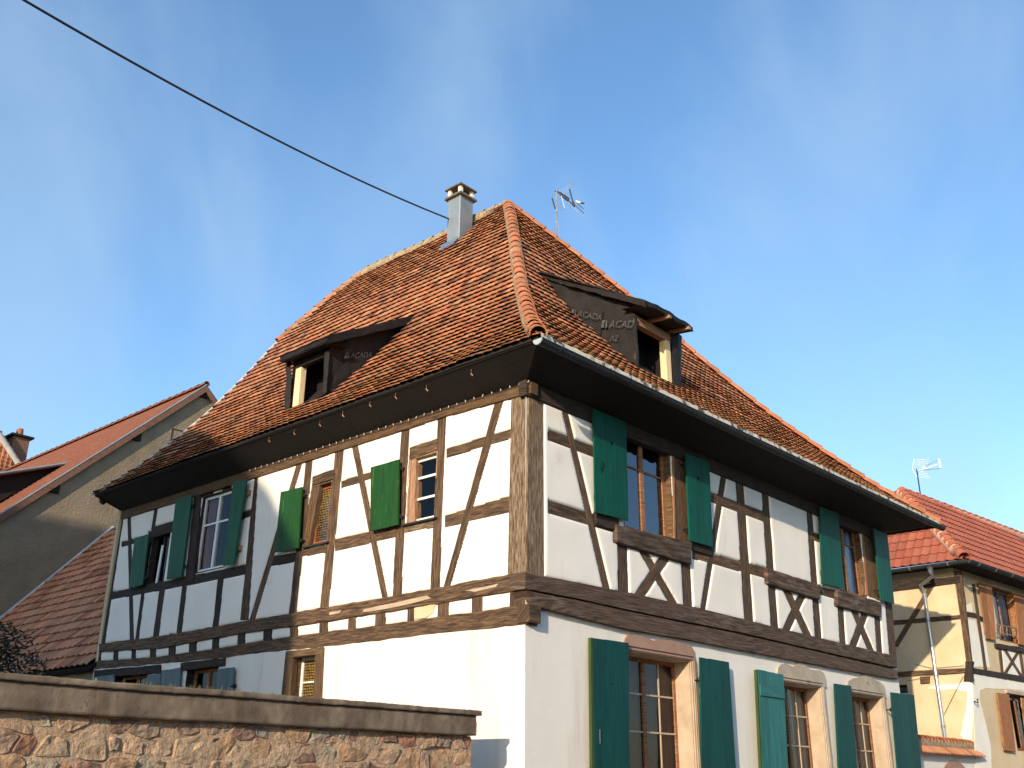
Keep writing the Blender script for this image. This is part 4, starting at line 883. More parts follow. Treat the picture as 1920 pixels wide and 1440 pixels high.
# right dormer: front in plane y=.42
YD, XA, XB, ZD = .42, 3.24, 4.40, 9.14
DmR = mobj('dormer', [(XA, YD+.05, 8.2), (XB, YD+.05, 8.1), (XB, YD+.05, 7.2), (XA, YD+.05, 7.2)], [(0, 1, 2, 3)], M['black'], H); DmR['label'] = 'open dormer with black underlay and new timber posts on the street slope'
yb = 2.45
def zroofR(y, x=3.8): ye = yeR(x); u = (y-ye)/(YP-ye); return 7.0+float(np.interp(u, uu_, hh_))*(ZR-7.0)
zbR = zroofR(yb)+.03
def cheekR(xc, flare=0): return lambda a, b: (xc-flare*b*(1-a), YD+(yb-YD)*a, (zroofR(YD+(yb-YD)*a)-.05)*(1-b)+b*max(zroofR(YD+(yb-YD)*a)-.02, ZD+(zbR-ZD)*a))
cloth('cheek', cheekR(XA), 34, 14, M['membrane_g'], DmR, .035, 4)
cloth('cheek', cheekR(XB), 14, 6, M['membrane_g'], DmR, .014)
cloth('dormer_roof', lambda a, b: (XA-.14+(XB-XA+.30)*b, YD-.36+(yb-YD+.36)*a, ZD-.12+(zbR-ZD+.07)*a+.09+.03*math.sin(b*3.1)), 18, 8, M['membrane'], DmR, .012)
cloth('dormer_eave', lambda a, b: (XA-.14+(XB-XA+.30)*a, YD-.36, ZD-.10+.09*b+.03*math.sin(a*3.1)), 20, 4, M['membrane'], DmR, .03, 5)
cloth('dormer_eave', lambda a, b: (XA-.15+.09*a, YD-.36+(yb-YD+.36)*a, ZD-.15+(zbR-ZD+.10)*a+.14*b), 24, 5, M['membrane_g'], DmR, .03, 5)
cloth('dormer_soffit', lambda a, b: (XA-.14+(XB-XA+.30)*b, YD-.36+.5*a, ZD-.09+.06*a+.03*math.sin(b*3.1)), 4, 8, M['oak_dark'], DmR, .004)
box('lintel', (XA+.03, YD, ZD-.26), (XB+.05, YD+.12, ZD-.10), M['oldstud'], DmR)
for x in (XA+.5, XB-.05):
    b = MB(); b.hexa([(x, YD-.4, ZD-.12), (x+.06, YD-.4, ZD-.12), (x+.06, YD+.3, ZD-.05), (x, YD+.3, ZD-.05)], [(x, YD-.4, ZD-.07), (x+.06, YD-.4, ZD-.07), (x+.06, YD+.3, ZD), (x, YD+.3, ZD)]); b.build('rafter', M['oldstud'], DmR)
box('new_post', (XB-.20, YD+.0, 8.1), (XB-.06, YD+.13, ZD-.26), M['newwood'], DmR)
box('new_post', (XA+.02, YD+.0, 8.12), (XA+.07, YD+.12, ZD-.5), M['newwood'], DmR)
cloth('wrapped_post', lambda a, b: (XA-.04+.10*b, YD-.03-.03*math.sin(b*3.1), 8.05+(ZD-.15-8.05)*a), 10, 5, M['membrane_g'], DmR, .025, 5)
cloth('wrapped_post', lambda a, b: (XB-.04+.20*b+.16*a*b, YD-.02-.03*math.sin(b*3.1), 7.98+(ZD-.05-7.98)*a), 10, 5, M['membrane'], DmR, .02, 5)
cloth('sill_wrap', lambda a, b: (XA-.06+(XB-XA+.2)*a, YD-.05+.12*b-.03*math.sin(b*3), 8.16-.04*a-.14*(1-b)), 12, 4, M['membrane_g'], DmR, .02)
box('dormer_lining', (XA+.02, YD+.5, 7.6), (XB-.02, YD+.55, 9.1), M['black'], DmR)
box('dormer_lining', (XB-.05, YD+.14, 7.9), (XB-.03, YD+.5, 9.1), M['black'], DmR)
lettering('ACADA', .17, (XA-.055, 1.58, 9.33), (0, -1, -.47), (0, 0, 1), DmR)
lettering('ACAD', .19, (XA-.055, .90, 8.90), (0, -1, -.30), (0, 0, 1), DmR)
lettering('A2', .15, (XA-.055, .90, 8.64), (0, -1, -.2), (0, 0, 1), DmR, logo=False)
b = MB(); p = [V((XA-.02, 1.04, 9.25)), V((XA-.02, 1.10, 8.9)), V((XA-.02, 1.16, 8.55))]; b.tube(p, .012, 5); b.build('membrane_seam', M['membrane'], DmR)

# ---- chimney
CH = thing('chimney', 'zinc-clad chimney with open concrete cap near the ridge', 'chimney'); CH.parent = H
for kk in ('category',): del CH[kk]
cx0, cy0, cx1, cy1 = 4.6, 6.07, 5.02, 6.47
box('cladding', (cx0, cy0, 12.9), (cx1, cy1, 14.38), M['zinc_ch'], CH)
for xx, yy in ((cx0-.004, cy0-.004),): box('cladding_seam', (xx, yy, 13.15), (xx+.02, yy+.02, 14.37), M['zinc_cap'], CH)
box('cap_slab', (cx0-.07, cy0-.07, 14.38), (cx1+.07, cy1+.07, 14.43), M['lid'], CH)
for xx in (cx0-.01, cx1-.07):
    for yy in (cy0-.01, cy1-.07): box('cap_pillar', (xx, yy, 14.44), (xx+.08, yy+.08, 14.63), M['patch'], CH)
for xx in (cx0+.2,):
    box('cap_core', (cx0+.1, cy0+.1, 14.44), (cx1-.1, cy1-.1, 14.60), M['sandred'], CH)
b = MB(); b.hexa([(cx0-.07, cy0-.07, 14.63), (cx1+.07, cy0-.07, 14.63), (cx1+.07, cy1+.07, 14.63), (cx0-.07, cy1+.07, 14.63)], [(cx0-.06, cy0-.06, 14.67), (cx1+.06, cy0-.06, 14.67), (cx1+.06, cy1+.06, 14.67), (cx0-.06, cy1+.06, 14.67)])
b.hexa([(cx0-.0, cy0-.0, 14.671), (cx1, cy0, 14.671), (cx1, cy1, 14.671), (cx0, cy1, 14.671)], [(cx0+.1, cy0+.1, 14.74), (cx1-.1, cy0+.1, 14.74), (cx1-.1, cy1-.1, 14.74), (cx0+.1, cy1-.1, 14.74)]); b.build('cap_lid', M['lid'], CH)
fl = [PLR(cy0-.06, float(np.interp((cx0-.22-XE)/(XR-XE), uu_, LENs)), .05), PLR(cy1+.06, float(np.interp((cx0-.22-XE)/(XR-XE), uu_, LENs)), .05), PLR(cy1+.06, float(np.interp((cx0-XE)/(XR-XE), uu_, LENs)), .07), PLR(cy0-.06, float(np.interp((cx0-XE)/(XR-XE), uu_, LENs)), .07)]
mobj('flashing', fl, [(0, 1, 2, 3)], M['zinc'], CH)
b = MB(); b.tube([(cx1+.02, cy0+.1, 13.6), (cx1+.06, cy0+.1, 14.0)], .05, 8); b.build('vent_pipe', M['anten_dk'], CH)
# ---- cable
def at_x(px, py, x): d = ray(px, py); return CAM+d*((x-CAM.x)/d.x)
pA = at_x(841, 410, 4.6); pB = CAM+ray(-60, -62)*13.0
pm = CAM+ray(420, 205)*0
mb = MB(); pts = []; nrm = (pA-pB)
for i in range(41):
    t = i/40; pts.append(pB.lerp(pA, t)-V((0, 0, .95*4*t*(1-t)*.24)))
mb.tube(pts, .019, 6); cb = mb.build('overhead_cable', M['cable'], None, smooth=True); tag(cb, 'thin black overhead cable running from upper left to the chimney', 'cable')
# ---- string of lights along the left wall plate
SL = thing('string_lights', 'unlit fairy light string with small clear bulbs along the wall plate under the left eave', 'string lights')
n = 38; pts = []
for i in range(n*4+1):
    y = -.06+6.5*i/(n*4); pts.append((.03-.055+.028, y, 6.70-.018*abs(math.sin(math.pi*i/4))))
mb = MB(); mb.tube(pts, .005, 4); mb.build('cord', M['cable'], SL)
bm0 = None
for i in range(n+1):
    y = -.06+6.5*i/n
    if bm0 is None:
        mb = MB(); mb.tube([(0, 0, .016), (0, 0, .0), (0, 0, -.014), (0, 0, -.024)], [.004, .007, .007, .002], 6); ob = mb.build('bulb', M['bulb'], SL); bm0 = ob
    else: ob = link(bm0.copy(), SL)
    ob.location = (-.012, y, 6.695+random.uniform(-.006, .006)); ob.rotation_euler = (random.uniform(-.5, .5), random.uniform(-.3, .3), 0)
# ---- aerials
def P3(px, py, o, n=V((FW.x, FW.y, 0))):   # a point at the aerial's own distance
    d = ray(px, py); return CAM+d*(n.dot(o-CAM)/n.dot(d))
def aerial(label, base, px_mast, segs, thick=1.0):
    t = thing('tv_aerial', label, 'aerial', None)
    for nm, m, r, pts in segs:
        mb = MB(); mb.tube([V(p) for p in pts], r*thick, 6); mb.build(nm, M[m], t)
    return t
o1 = V((6.8, 4.97, 13.6)); q = lambda x, y, dx=0: P3(1020+x/10.29, 330+y/10.29, o1)+V((dx, -dx*.6, 0))
S = [('mast', 'anten', .02, [q(250, 1330)-V((0, 0, .6)), q(240, 240)]), ('stay_wire', 'anten', .005, [q(315, 1360), q(255, 780)])]
S += [('boom', 'anten_dk', .018, [q(210, 285), q(340, 340), q(570, 580)]), ('boom', 'anten', .008, [q(470, 500), q(755, 790)]), ('element', 'anten_dk', .009, [q(600, 560), q(765, 715)]), ('element', 'anten_dk', .009, [q(650, 540), q(765, 635)])]
S += [('element', 'anten_dk', .018, [q(490, 250), q(580, 600)]), ('element', 'anten_dk', .018, [q(155, 430), q(215, 630)]), ('element', 'anten', .009, [q(480, 225), q(590, 110)]), ('element', 'anten', .008, [q(150, 400), q(240, 325)]),
      ('dipole_box', 'anten_dk', .035, [q(300, 320), q(345, 370)]), ('dipole_box', 'anten_dk', .045, [q(370, 380), q(470, 460)]), ('dipole_box', 'anten_dk', .03, [q(560, 500), q(580, 590)]), ('dipole_tip', 'anten_w', .03, [q(610, 490), q(700, 520)]), ('element', 'anten_dk', .018, [q(690, 515), q(780, 530)])]
for k in range(7): S.append(('reflector_rod', 'anten', .004, [q(270+k*6, 350+k*52), q(345+k*6, 322+k*52)]))
for k in range(6): S.append(('reflector_rod', 'anten', .004, [q(300+k*35, 270-k*22), q(370+k*35, 350-k*10)]))
S.append(('coax', 'anten_w', .006, [q(335, 380), q(365, 500), q(400, 620)]))
aerial('grey aerial with black elements on a mast behind the tiled hip of the white house', o1, None, S)
o2 = V((22, 2.9, 9.9)); q = lambda x, y: P3(1690+x/13.09, 840+y/13.09, o2)
S = [('mast', 'anten_dk', .022, [q(500, 1350)-V((0, 0, .5)), q(375, 520)]), ('reflector', 'anten_w', .012, [q(310, 265), q(270, 520), q(390, 710)]), ('boom', 'anten_w', .02, [q(375, 550), q(620, 500), q(900, 400)]), ('element', 'anten', .012, [q(475, 290), q(435, 470)])]
for k in range(5): S += [('reflector_rod', 'anten_w', .007, [q(300, 275+k*45), q(670-k*10, 290+k*47)]), ('reflector_rod', 'anten_w', .007, [q(440, 570+k*40), q(600+k*30, 590+k*40)])]
S += [('director_arm', 'anten', .012, [q(560, 460), q(900, 290)]), ('director_arm', 'anten', .010, [q(560, 490), q(920, 400)]), ('director_arm', 'anten', .012, [q(560, 540), q(930, 505)]), ('director_plate', 'anten_w', .035, [q(915, 270), q(945, 380), q(955, 490)]), ('dipole_box', 'anten_w', .045, [q(550, 470), q(600, 520)])]
aerial('white grid aerial with cross arms on the ridge of the red roofed right house', o2, None, S)

# ================================================================== STONE GARDEN WALL
SW = thing('garden_wall', 'rubble stone garden wall with thick weathered concrete coping in the foreground', 'wall')
WX0, WX1 = -10.5, -.88; YF = .06
n1, n2 = 240, 46; vs = []; fs = []
for i in range(n1+1):
    for j in range(n2+1):
        x = WX0+(WX1-WX0)*i/n1; z = 2.10*j/n2; vs.append((x, YF-.012+.022*noise.noise(V((x*5, z*5, 1)))+.012*noise.noise(V((x*17, z*17, 5))), z))
for i in range(n1):
    for j in range(n2): k = i*(n2+1)+j; fs.append((k, k+n2+1, k+n2+2, k+1))
mobj('mortar_face', vs, fs, M['wallmortar'], SW, smooth=True)
box('wall_core', (WX0, YF+.02, 0), (WX1, YF+.42, 2.09), M['wallmortar'], SW)
def clip(poly, a, nrm):   # keep side where (p-a).n <= 0
    out = []; n = len(poly)
    for i in range(n):
        p, q_ = poly[i], poly[(i+1) % n]; dp = (p[0]-a[0])*nrm[0]+(p[1]-a[1])*nrm[1]; dq = (q_[0]-a[0])*nrm[0]+(q_[1]-a[1])*nrm[1]
        if dp <= 0: out.append(p)
        if dp*dq < 0: t = dp/(dp-dq); out.append((p[0]+(q_[0]-p[0])*t, p[1]+(q_[1]-p[1])*t))
    return out
cells = []; z = -.05; row = 0
while z < 2.10:
    hgt = random.uniform(.14, .21) if z > 1.2 else random.uniform(.2, .28); x = WX0-random.random()*.2
    while x < WX1+.1:
        wd = hgt*random.uniform(.8, 2.4); cells.append((x+wd/2+random.uniform(-.04, .04), z+hgt/2+random.uniform(-.06, .06), wd, hgt)); x += wd
        if random.random() < .4: cells.append((x+random.uniform(-.02, .02), z+random.uniform(0, hgt), .05, .05)); x += .02
    z += hgt
SP = [((.30, .15, .09), 3), ((.36, .225, .13), 4), ((.38, .25, .16), 5), ((.27, .19, .13), 3), ((.31, .26, .19), 2), ((.40, .28, .175), 4), ((.22, .13, .095), 2), ((.22, .19, .16), 1)]
SP = [c for c, k in SP for _ in range(k)]
near = []
for ci, (x, z, wd, hg) in enumerate(cells):
    poly = [(x-.3, z-.2), (x+.3, z-.2), (x+.3, z+.2), (x-.3, z+.2)]; gap = random.choice([.002, .004, .008, .02, .028])
    for (x2, z2, w2, h2) in cells:
        if (x2, z2) == (x, z) or abs(x2-x) > .6 or abs(z2-z) > .4: continue
        dx, dz = (x2-x), (z2-z)*1.6; L = math.hypot(dx, dz); wgt = .5+.18*((wd*hg)**.5-(w2*h2)**.5)/((wd*hg)**.5+(w2*h2)**.5); nx, nz_ = dx, dz*1.6; nl = math.hypot(nx, nz_)
        a = (x+(x2-x)*wgt-nx/nl*gap, z+(z2-z)*wgt-nz_/nl*gap); poly = clip(poly, a, (nx, nz_))
        if len(poly) < 3: break
    if len(poly) < 3: continue
    poly = clip(poly, (WX1+.0, 0), (1, 0)); poly = clip(poly, (0, 2.085), (0, 1)) if len(poly) > 2 else poly; poly = clip(poly, (0, 0), (0, -1)) if len(poly) > 2 else poly
    if len(poly) < 3: continue
    ar = abs(sum(poly[i][0]*poly[(i+1) % len(poly)][1]-poly[(i+1) % len(poly)][0]*poly[i][1] for i in range(len(poly))))/2
    if ar < .0012: continue
    ch = []
    for i in range(len(poly)):
        p, q_ = poly[i], poly[(i+1) % len(poly)]; j1 = random.uniform(-.012, .012); j2 = random.uniform(-.012, .012); ch += [(p[0]*.9+q_[0]*.1, p[1]*.9+q_[1]*.1), ((p[0]+q_[0])/2+j1, (p[1]+q_[1])/2+j2), (p[0]*.1+q_[0]*.9, p[1]*.1+q_[1]*.9)]
    poly = ch; n = len(poly); cx, cz = sum(p[0] for p in poly)/n, sum(p[1] for p in poly)/n; pr = random.uniform(.004, .026); vs = []; fs = []; tx, tz = random.uniform(-.3, .3), random.uniform(-.3, .3)
    for ring_, (sc_, of) in enumerate(((1.02, -.03), (.985, .45), (.93, .95), (.55, 1.0))):
        for p in poly:
            px_, pz_ = cx+(p[0]-cx)*sc_, cz+(p[1]-cz)*sc_; o_ = of*pr if of > 0 else of
            o_ += (noise.noise(V((px_*14, pz_*14, ci)))*.016+(px_-cx)*tx*.25+(pz_-cz)*tz*.3)*(ring_ > 0); vs.append((px_, YF-.004-o_, pz_))
    vs.append((cx, YF-.004-pr-.004, cz))
    for r in range(3): fs += [(r*n+i, r*n+(i+1) % n, (r+1)*n+(i+1) % n, (r+1)*n+i) for i in range(n)]
    fs += [(3*n+i, 3*n+(i+1) % n, 4*n) for i in range(n)]
    near.append((cz, cx, vs, fs, random.choice(SP)))
near.sort(key=lambda t: -(t[0]-.08*abs(t[1]+3.4)*.2)+(5 if t[1] < -6.7 else 0))
far = near[290:]
for cz, cx, vs, fs, c in near[:290]: mobj('stone', vs, fs, M['stone'], SW, tint=c)
if far:
    av = []; af = []; at_ = []
    for cz, cx, vs, fs, c in far: k = len(av); av += vs; af += [tuple(i+k for i in f) for f in fs]; at_ += [c]*len(vs)
    kind(mobj('stones', av, af, M['stone'], SW, tint=np.array(at_)), 'stuff')
def rough_box(name, lo, hi, nx, nz_, m, parent, amp=.006, sc=12):
    # front, top, bottom and end faces with chipped surface
    x0, y0, z0 = lo; x1, y1, z1 = hi; vs = []; fs = []
    prof = [(y0+.03, z0)]+[(y0, z0+(z1-z0)*j/nz_) for j in range(nz_+1)]+[(y0+(y1-y0)*.3, z1), (y1, z1), (y1, z0)]
    for i in range(nx+1):
        x = x0+(x1-x0)*i/nx
        for (y, z) in prof:
            e = amp*noise.noise(V((x*sc, y*sc, z*sc)))+amp*.7*noise.noise(V((x*sc*3, y*sc*3, z*sc*3+7))); vs.append((x+(e if i in (0, nx) else 0), y-e, z+e*.6+.012*noise.noise(V((x*.7, 0, z0)))))
    K = len(prof)
    for i in range(nx):
        for j in range(K): k = i*K; fs.append((k+j, k+(j+1) % K, k+K+(j+1) % K, k+K+j))
    fs.append(tuple(range(K))); fs.append(tuple(nx*K+j for j in range(K-1, -1, -1)))
    return mobj(name, vs, fs, m, parent, smooth=True)
rough_box('coping', (WX0, -.02, 2.10), (-.86, .55, 2.315), 420, 8, M['conc'], SW, .005)
rough_box('coping_top', (WX0, -.045, 2.318), (-.79, .60, 2.372), 420, 3, M['conc'], SW, .008)
mb = MB()
for i in range(60):
    x = random.choice([random.uniform(-6, -1), random.gauss(-4.2, .5)]); 
    for k in range(3):
        a = V((x+random.uniform(-.02, .02), random.uniform(-.02, .1), 2.37)); h = random.uniform(.015, .05); t_ = a+V((random.uniform(-.02, .02), random.uniform(-.01, .01), h)); mb.hexa([a, a+V((.004, 0, 0)), a+V((.002, .003, 0))], [t_, t_+V((.001, 0, 0)), t_+V((0, .001, 0))])
kind(mb.build('grass_tufts', M['grass'], None), 'stuff')

# ================================================================== EXTENSION BEHIND (low tiled roof)
EX = thing('low_extension', 'low extension with interlocking clay tile roof between white house and grey gable', 'building')
YG = 20.0
xe, ze, sl_ = -.10, 3.66, 1.1
def PEX(y, v, lift=0): c = math.cos(math.atan(sl_)); s = math.sin(math.atan(sl_)); return V((xe+v*c, y, ze+v*s))+V((-s, 0, c))*lift
LE = 6.6
box('wall', (.12, 11.1, 0), (.4, YG, 3.7), M['gable'], EX); box('wall', (4.2, 11.1, 0), (4.4, YG, 8.1), M['gable'], EX)
ERF = mobj('roof', [PEX(11.02, 0, -.03), PEX(YG, 0, -.03), PEX(YG, LE, -.03), PEX(11.02, LE, -.03), PEX(11.3, 0, -.12), PEX(YG, 0, -.12)], [(0, 1, 2, 3), (0, 4, 5, 1)], M['board'], EX)
pv_, pf_ = pantile_verts()
emit('roof_tile', tiles(PEX, 11.2, YG-.05, 0, LE-.35, .335, .235, lambda a, v: True, tilt=.12, jit=.6, stag=False, lo_=.05), pv_, pf_, M['tile_new'], ERF, pal(16, (.44, .175, .08), .16, .12, .1), 300)
mb = MB(); mb.tube([PEX(YG-.04, v, .05) for v in np.linspace(0, LE, 20)], .05, 6); mb.build('flashing', M['verge'], ERF)
rl = [PEX(11.75, 1.75, .09), PEX(12.9, 1.75, .09), PEX(12.9, 2.15, .09), PEX(11.75, 2.15, .09)]
b = MB(); b.hexa([p-V((-.7, 0, .7))*.07 for p in rl], rl); b.build('rooflight', M['rooflight'], ERF)

# ================================================================== GABLED HOUSE BEHIND, LEFT
GH = thing('gabled_house', 'tall house with rough grey-tan gable and fine red tiled roof behind on the left', 'house')
PG = Plane((0, YG, 0), (1, 0, 0), (0, -1, 0)); OV = .14
ap = PG.at(388, 722, OV); lw_ = PG.at(0, 965, OV); slg = (ap[1]-lw_[1])/(ap[0]-lw_[0]); ex, ez = -.6, ap[1]-slg*(ap[0]+.6)
XA_, ZA_ = ap
kx_ = .9; kz_ = ap[1]-slg*(ap[0]-kx_); ex = -1.2; ez = kz_-(kx_-ex)*slg*.72
mobj('gable_wall', [(ex+.5, YG, 0), (2*XA_-ex-.5, YG, 0), (2*XA_-ex-.5, YG, ez), (XA_, YG, ZA_-.12), (kx_, YG, kz_-.12), (ex+.5, YG, ez+.2)], [(0, 1, 2, 3, 4, 5)], M['gable'], GH)
YB = 42.0
# roof: stepped courses so the rows are real edges
def gh_prof(n=70):
    P = []; L = 0
    for i in range(n+1):
        t = i/n; x = ex+(XA_-ex)*t; zz = ez+(x-ex)*slg*.72 if x < kx_ else kz_+(x-kx_)*slg; P.append((x, zz))
    return P
pr_ = gh_prof(); vs = []; fs = []; ny = 40
def yend(x, zz): return YB
for i in range(len(pr_)-1):
    (xa, za), (xb_, zb_) = pr_[i], pr_[i+1]; k = len(vs)
    for j in range(ny+1):
        y = YG-OV+(YB-YG+OV)*j/ny; w_ = .006*noise.noise(V((y*.5, i*.3, 0))); vs += [(xa-.012, y, za-.02+w_), (xa-.014, y, za+.014+w_), (xb_, y, zb_-.012+w_)]
    for j in range(ny): q0 = k+j*3; fs += [(q0, q0+3, q0+4, q0+1), (q0+1, q0+4, q0+5, q0+2)]
GRF = mobj('roof', vs, fs, M['finetile'], GH)
mobj('roof', [(XA_, YG-OV, ZA_), (XA_, YB, ZA_), (2*XA_-ex, YB, ez), (2*XA_-ex, YG-OV, ez)], [(0, 1, 2, 3)], M['finetile'], GH)
mb = MB()
path = [(ex, ez), (kx_, kz_), (XA_, ZA_), (2*XA_-kx_, kz_)]
for (a, c), (b_, d) in zip(path[:-1], path[1:]):
    mb.hexa([(a, YG-OV-.02, c-.02), (b_, YG-OV-.02, d-.02), (b_, YG-OV-.02, d-.24), (a, YG-OV-.02, c-.24)], [(a, YG-OV+.03, c-.02), (b_, YG-OV+.03, d-.02), (b_, YG-OV+.03, d-.24), (a, YG-OV+.03, c-.24)])
mb.build('barge_board', M['barge'], GH)
sb = MB()
for (a, c), (b_, d) in zip(path[:-1], path[1:]): sb.hexa([(a, YG-OV+.03, c-.12), (b_, YG-OV+.03, d-.12), (b_, YG+.0, d-.12), (a, YG+.0, c-.12)], [(a, YG-OV+.03, c-.08), (b_, YG-OV+.03, d-.08), (b_, YG, d-.08), (a, YG, c-.08)])
sb.build('verge_soffit', M['board'], GH)
for x_ in (2.4, 4.6, XA_): zz = kz_+(x_-kx_)*slg if x_ < XA_ else ZA_; box('purlin_end', (x_-.12, YG-OV+.05, zz-.42), (x_+.12, YG, zz-.18), M['board'], GH)
mb = MB(); mb.tube([(a-.0, YG-OV-.0, c+.012) for a, c in path[:3]], .03, 5); mb.build('verge_trim', M['zinc_ch'], GH)
wq = PG.rect([(322, 806), (347, 806), (345, 838), (318, 838)]); window(PG, wq, GH, recess=.15, fm='oak_dark', fw=.08, reveal='oak_dark', front=.02)
capline(lambda t: (XA_, YG-OV+(YB-YG)*t, ZA_+.02), 50, .10, M['finetile'], GRF, 'ridge_tile', False)
box('side_wall', (ex+.5, YG+.01, 0), (ex+.6, YB, ez+.1), M['gable'], GH)
# shed dormer on its roof
def zg_(x): return ez+(x-ex)*slg*.72 if x < kx_ else kz_+(x-kx_)*slg
_d = ray(118, 869); _t = 20.0
while CAM.z+_d.z*_t > zg_(CAM.x+_d.x*_t)+.1 and _t < 60: _t += .02
xt_ = CAM.x+_d.x*_t; yd0 = CAM.y+_d.y*_t+.25; yd1 = yd0+5; zt_ = zg_(xt_)+.05; xf = -.4
zf = zt_-(xt_-xf)*.42
dm = mobj('shed_dormer', [(xf, yd0, zg_(xf)-.05), (xt_, yd0, zt_-.06), (xf, yd0, zf)], [(0, 1, 2)], M['board'], GH)
b = MB(); b.hexa([(xf-.3, yd0-.25, zf-.05), (xt_+.1, yd0-.25, zt_+.02), (xt_+.1, yd1, zt_+.02), (xf-.3, yd1, zf-.05)], [(xf-.3, yd0-.25, zf+.03), (xt_+.1, yd0-.25, zt_+.10), (xt_+.1, yd1, zt_+.10), (xf-.3, yd1, zf+.03)]); b.build('dormer_roof', M['finetile'], dm)
b = MB(); b.tube([(xf-.3, yd0-.26, zf+.0), (xt_+.1, yd0-.26, zt_+.07)], .045, 5); b.build('dormer_trim', M['zinc_ch'], dm)

# ================================================================== FAR LEFT HOUSE (orange roof, chimney)
FH = thing('far_house', 'orange tiled hipped roof house at the far left edge with grey chimney', 'house')
yF = 44.0
def atY(px, py, y): d = ray(px, py); return CAM+d*((y-CAM.y)/d.y)
a = atY(2, 823, yF); b_ = atY(38, 878, yF); dirh = (b_-a); e0 = a+dirh*4.2; top = a-dirh*1.2
base_z = e0.z; 
# hip roof: hip line runs from top to e0; a slope faces the camera
L0 = V((e0.x-16, e0.y-7, e0.z)); T1 = V((top.x-9, top.y-1, top.z))
def PFR(s, v, lift=0):
    t = v/LF; p = e0.lerp(top, t); q_ = L0.lerp(T1, t); w_ = (q_-p); return p+w_.normalized()*s+V((0, -.5, .8))*lift
LF = (top-e0).length
frf = mobj('roof', [e0, top, T1, L0, V((e0.x+5, e0.y+10, e0.z)), V((top.x+1, top.y+6, top.z))], [(0, 1, 2, 3), (0, 4, 5, 1)], M['board'], FH)
mobj('wall', [V((e0.x-.3, e0.y+.3, 0)), V((e0.x-.3, e0.y+.3, e0.z)), V((L0.x, L0.y+.4, L0.z)), V((L0.x, L0.y+.4, 0))], [(0, 1, 2, 3)], M['cream'], FH)
fv, ff = pantile_verts(.30, .42, .02, .03, 5)
emit('roof_tile', [t for t in tiles(PFR, .1, 4.2, 0, LF, .34, .29, lambda s, v: True, tilt=.06, jit=.7, stag=False)], fv, ff, M['tile_new'], frf, pal(14, (.55, .17, .06), .16, .15, .1), 160)
capline(lambda t: tuple(e0.lerp(top, t)+V((0, 0, .06))), 40, .16, M['hip'], frf, mm='verge')
cc = atY(27, 862, yF+.8); chw = .42
fc = box('chimney', (cc.x-chw, cc.y-chw, cc.z-1.5), (cc.x+chw, cc.y+chw, cc.z+1.15), M['barge'], FH)
box('chimney_slab', (cc.x-chw-.16, cc.y-chw-.16, cc.z+1.15), (cc.x+chw+.16, cc.y+chw+.16, cc.z+1.25), M['iron'], fc)
mb = MB(); mb.tube([cc+V((0, 0, 1.25)), cc+V((0, 0, 1.7))], [.2, .16], 10); mb.build('chimney_pot', M['hip'], fc)

# ================================================================== RIGHT NEIGHBOUR
NH = thing('timbered_neighbour', 'cream half-timbered house with red tiled hipped roof and brown shutters at the right edge', 'house')
K0 = V((17, .38, 0)); th_ = math.radians(-5); dB = V((math.cos(th_), math.sin(th_), 0)); nB = V((math.sin(th_), -math.cos(th_), 0))
NLp = Plane(K0, (0, 1, 0), (-1, 0, 0)); NRp = Plane(K0, dB, nB)
zt = 6.9
nwU = NRp.rect([(1862, 1100), (1903, 1112), (1910, 1208), (1870, 1200)]); nwL = NRp.rect([(1893, 1299), (1935, 1309), (1945, 1410), (1905, 1408)])
nwS = NLp.rect([(1680, 1285), (1701, 1283), (1702, 1299), (1680, 1300)])
wall_grid('left_wall', NLp, 0, 9, 0, zt, [nwS], 0, M['cream'], NH); wall_grid('street_wall', NRp, 0, 9, 0, zt, [nwU, nwL], 0, M['cream'], NH)
tb = dict(front=.015, depth=.08, jit=.004)
timber('corner_post', NLp, [(1789, 1070), (1811, 1240)], [(1802, 1070), (1822, 1240)], M['oak'], NH, **tb)
timber('corner_post', NLp, [(1809, 1240), (1808, 1277)], [(1823, 1240), (1824, 1277)], M['oak_dark'], NH, front=.05, depth=.12, jit=.02)
vt('brace', NLp, 1754, 1086, 1678, 1213, 11, 11, M['oak'], NH, **tb)
ht('rail', NLp, 1672, 1168, 1800, 1157, 9, 9, M['oak'], NH, front=.012, depth=.08)
ht('floor_beam', NLp, 1675, 1265, 1810, 1257, 10, 10, M['oak'], NH, front=.03, depth=.1)
ht('wall_plate', NLp, 1668, 1102, 1800, 1086, 16, 14, M['oak_dark'], NH, front=.03, depth=.1)
prism('beam_end', NLp, [[NLp.at(*p) for p in ((1726, 1269), (1744, 1268), (1744, 1281), (1727, 1282))]], -.05, .05, M['oak'], NH)
timber('rail', NRp, [(1811, 1147), (1828, 1149), (1843, 1157)], [(1812, 1156), (1830, 1159), (1843, 1166)], M['oak_dark'], NH, **tb)
vt('post', NRp, 1826, 1095, 1849, 1259, 5, 5.5, M['oak'], NH, front=.02, depth=.08); vt('post', NRp, 1875, 1214, 1880, 1262, 5, 5, M['oak'], NH, front=.02, depth=.08); vt('post', NRp, 1913, 1222, 1920, 1270, 5, 5, M['oak'], NH, front=.02, depth=.08)
vt('brace', NRp, 1883, 1216, 1916, 1269, 6, 6, M['oak'], NH, front=.016, depth=.08); vt('brace', NRp, 1910, 1222, 1885, 1263, 6, 6, M['oak'], NH, front=.022, depth=.08)
timber('window_sill_beam', NRp, [(1868, 1206), (1945, 1218)], [(1869, 1215), (1946, 1228)], M['oak_dark'], NH, front=.06, depth=.12)
timber('floor_beam', NRp, [(1824, 1252), (1950, 1273)], [(1824, 1262), (1950, 1284)], M['oak_dark'], NH, front=.04, depth=.12)
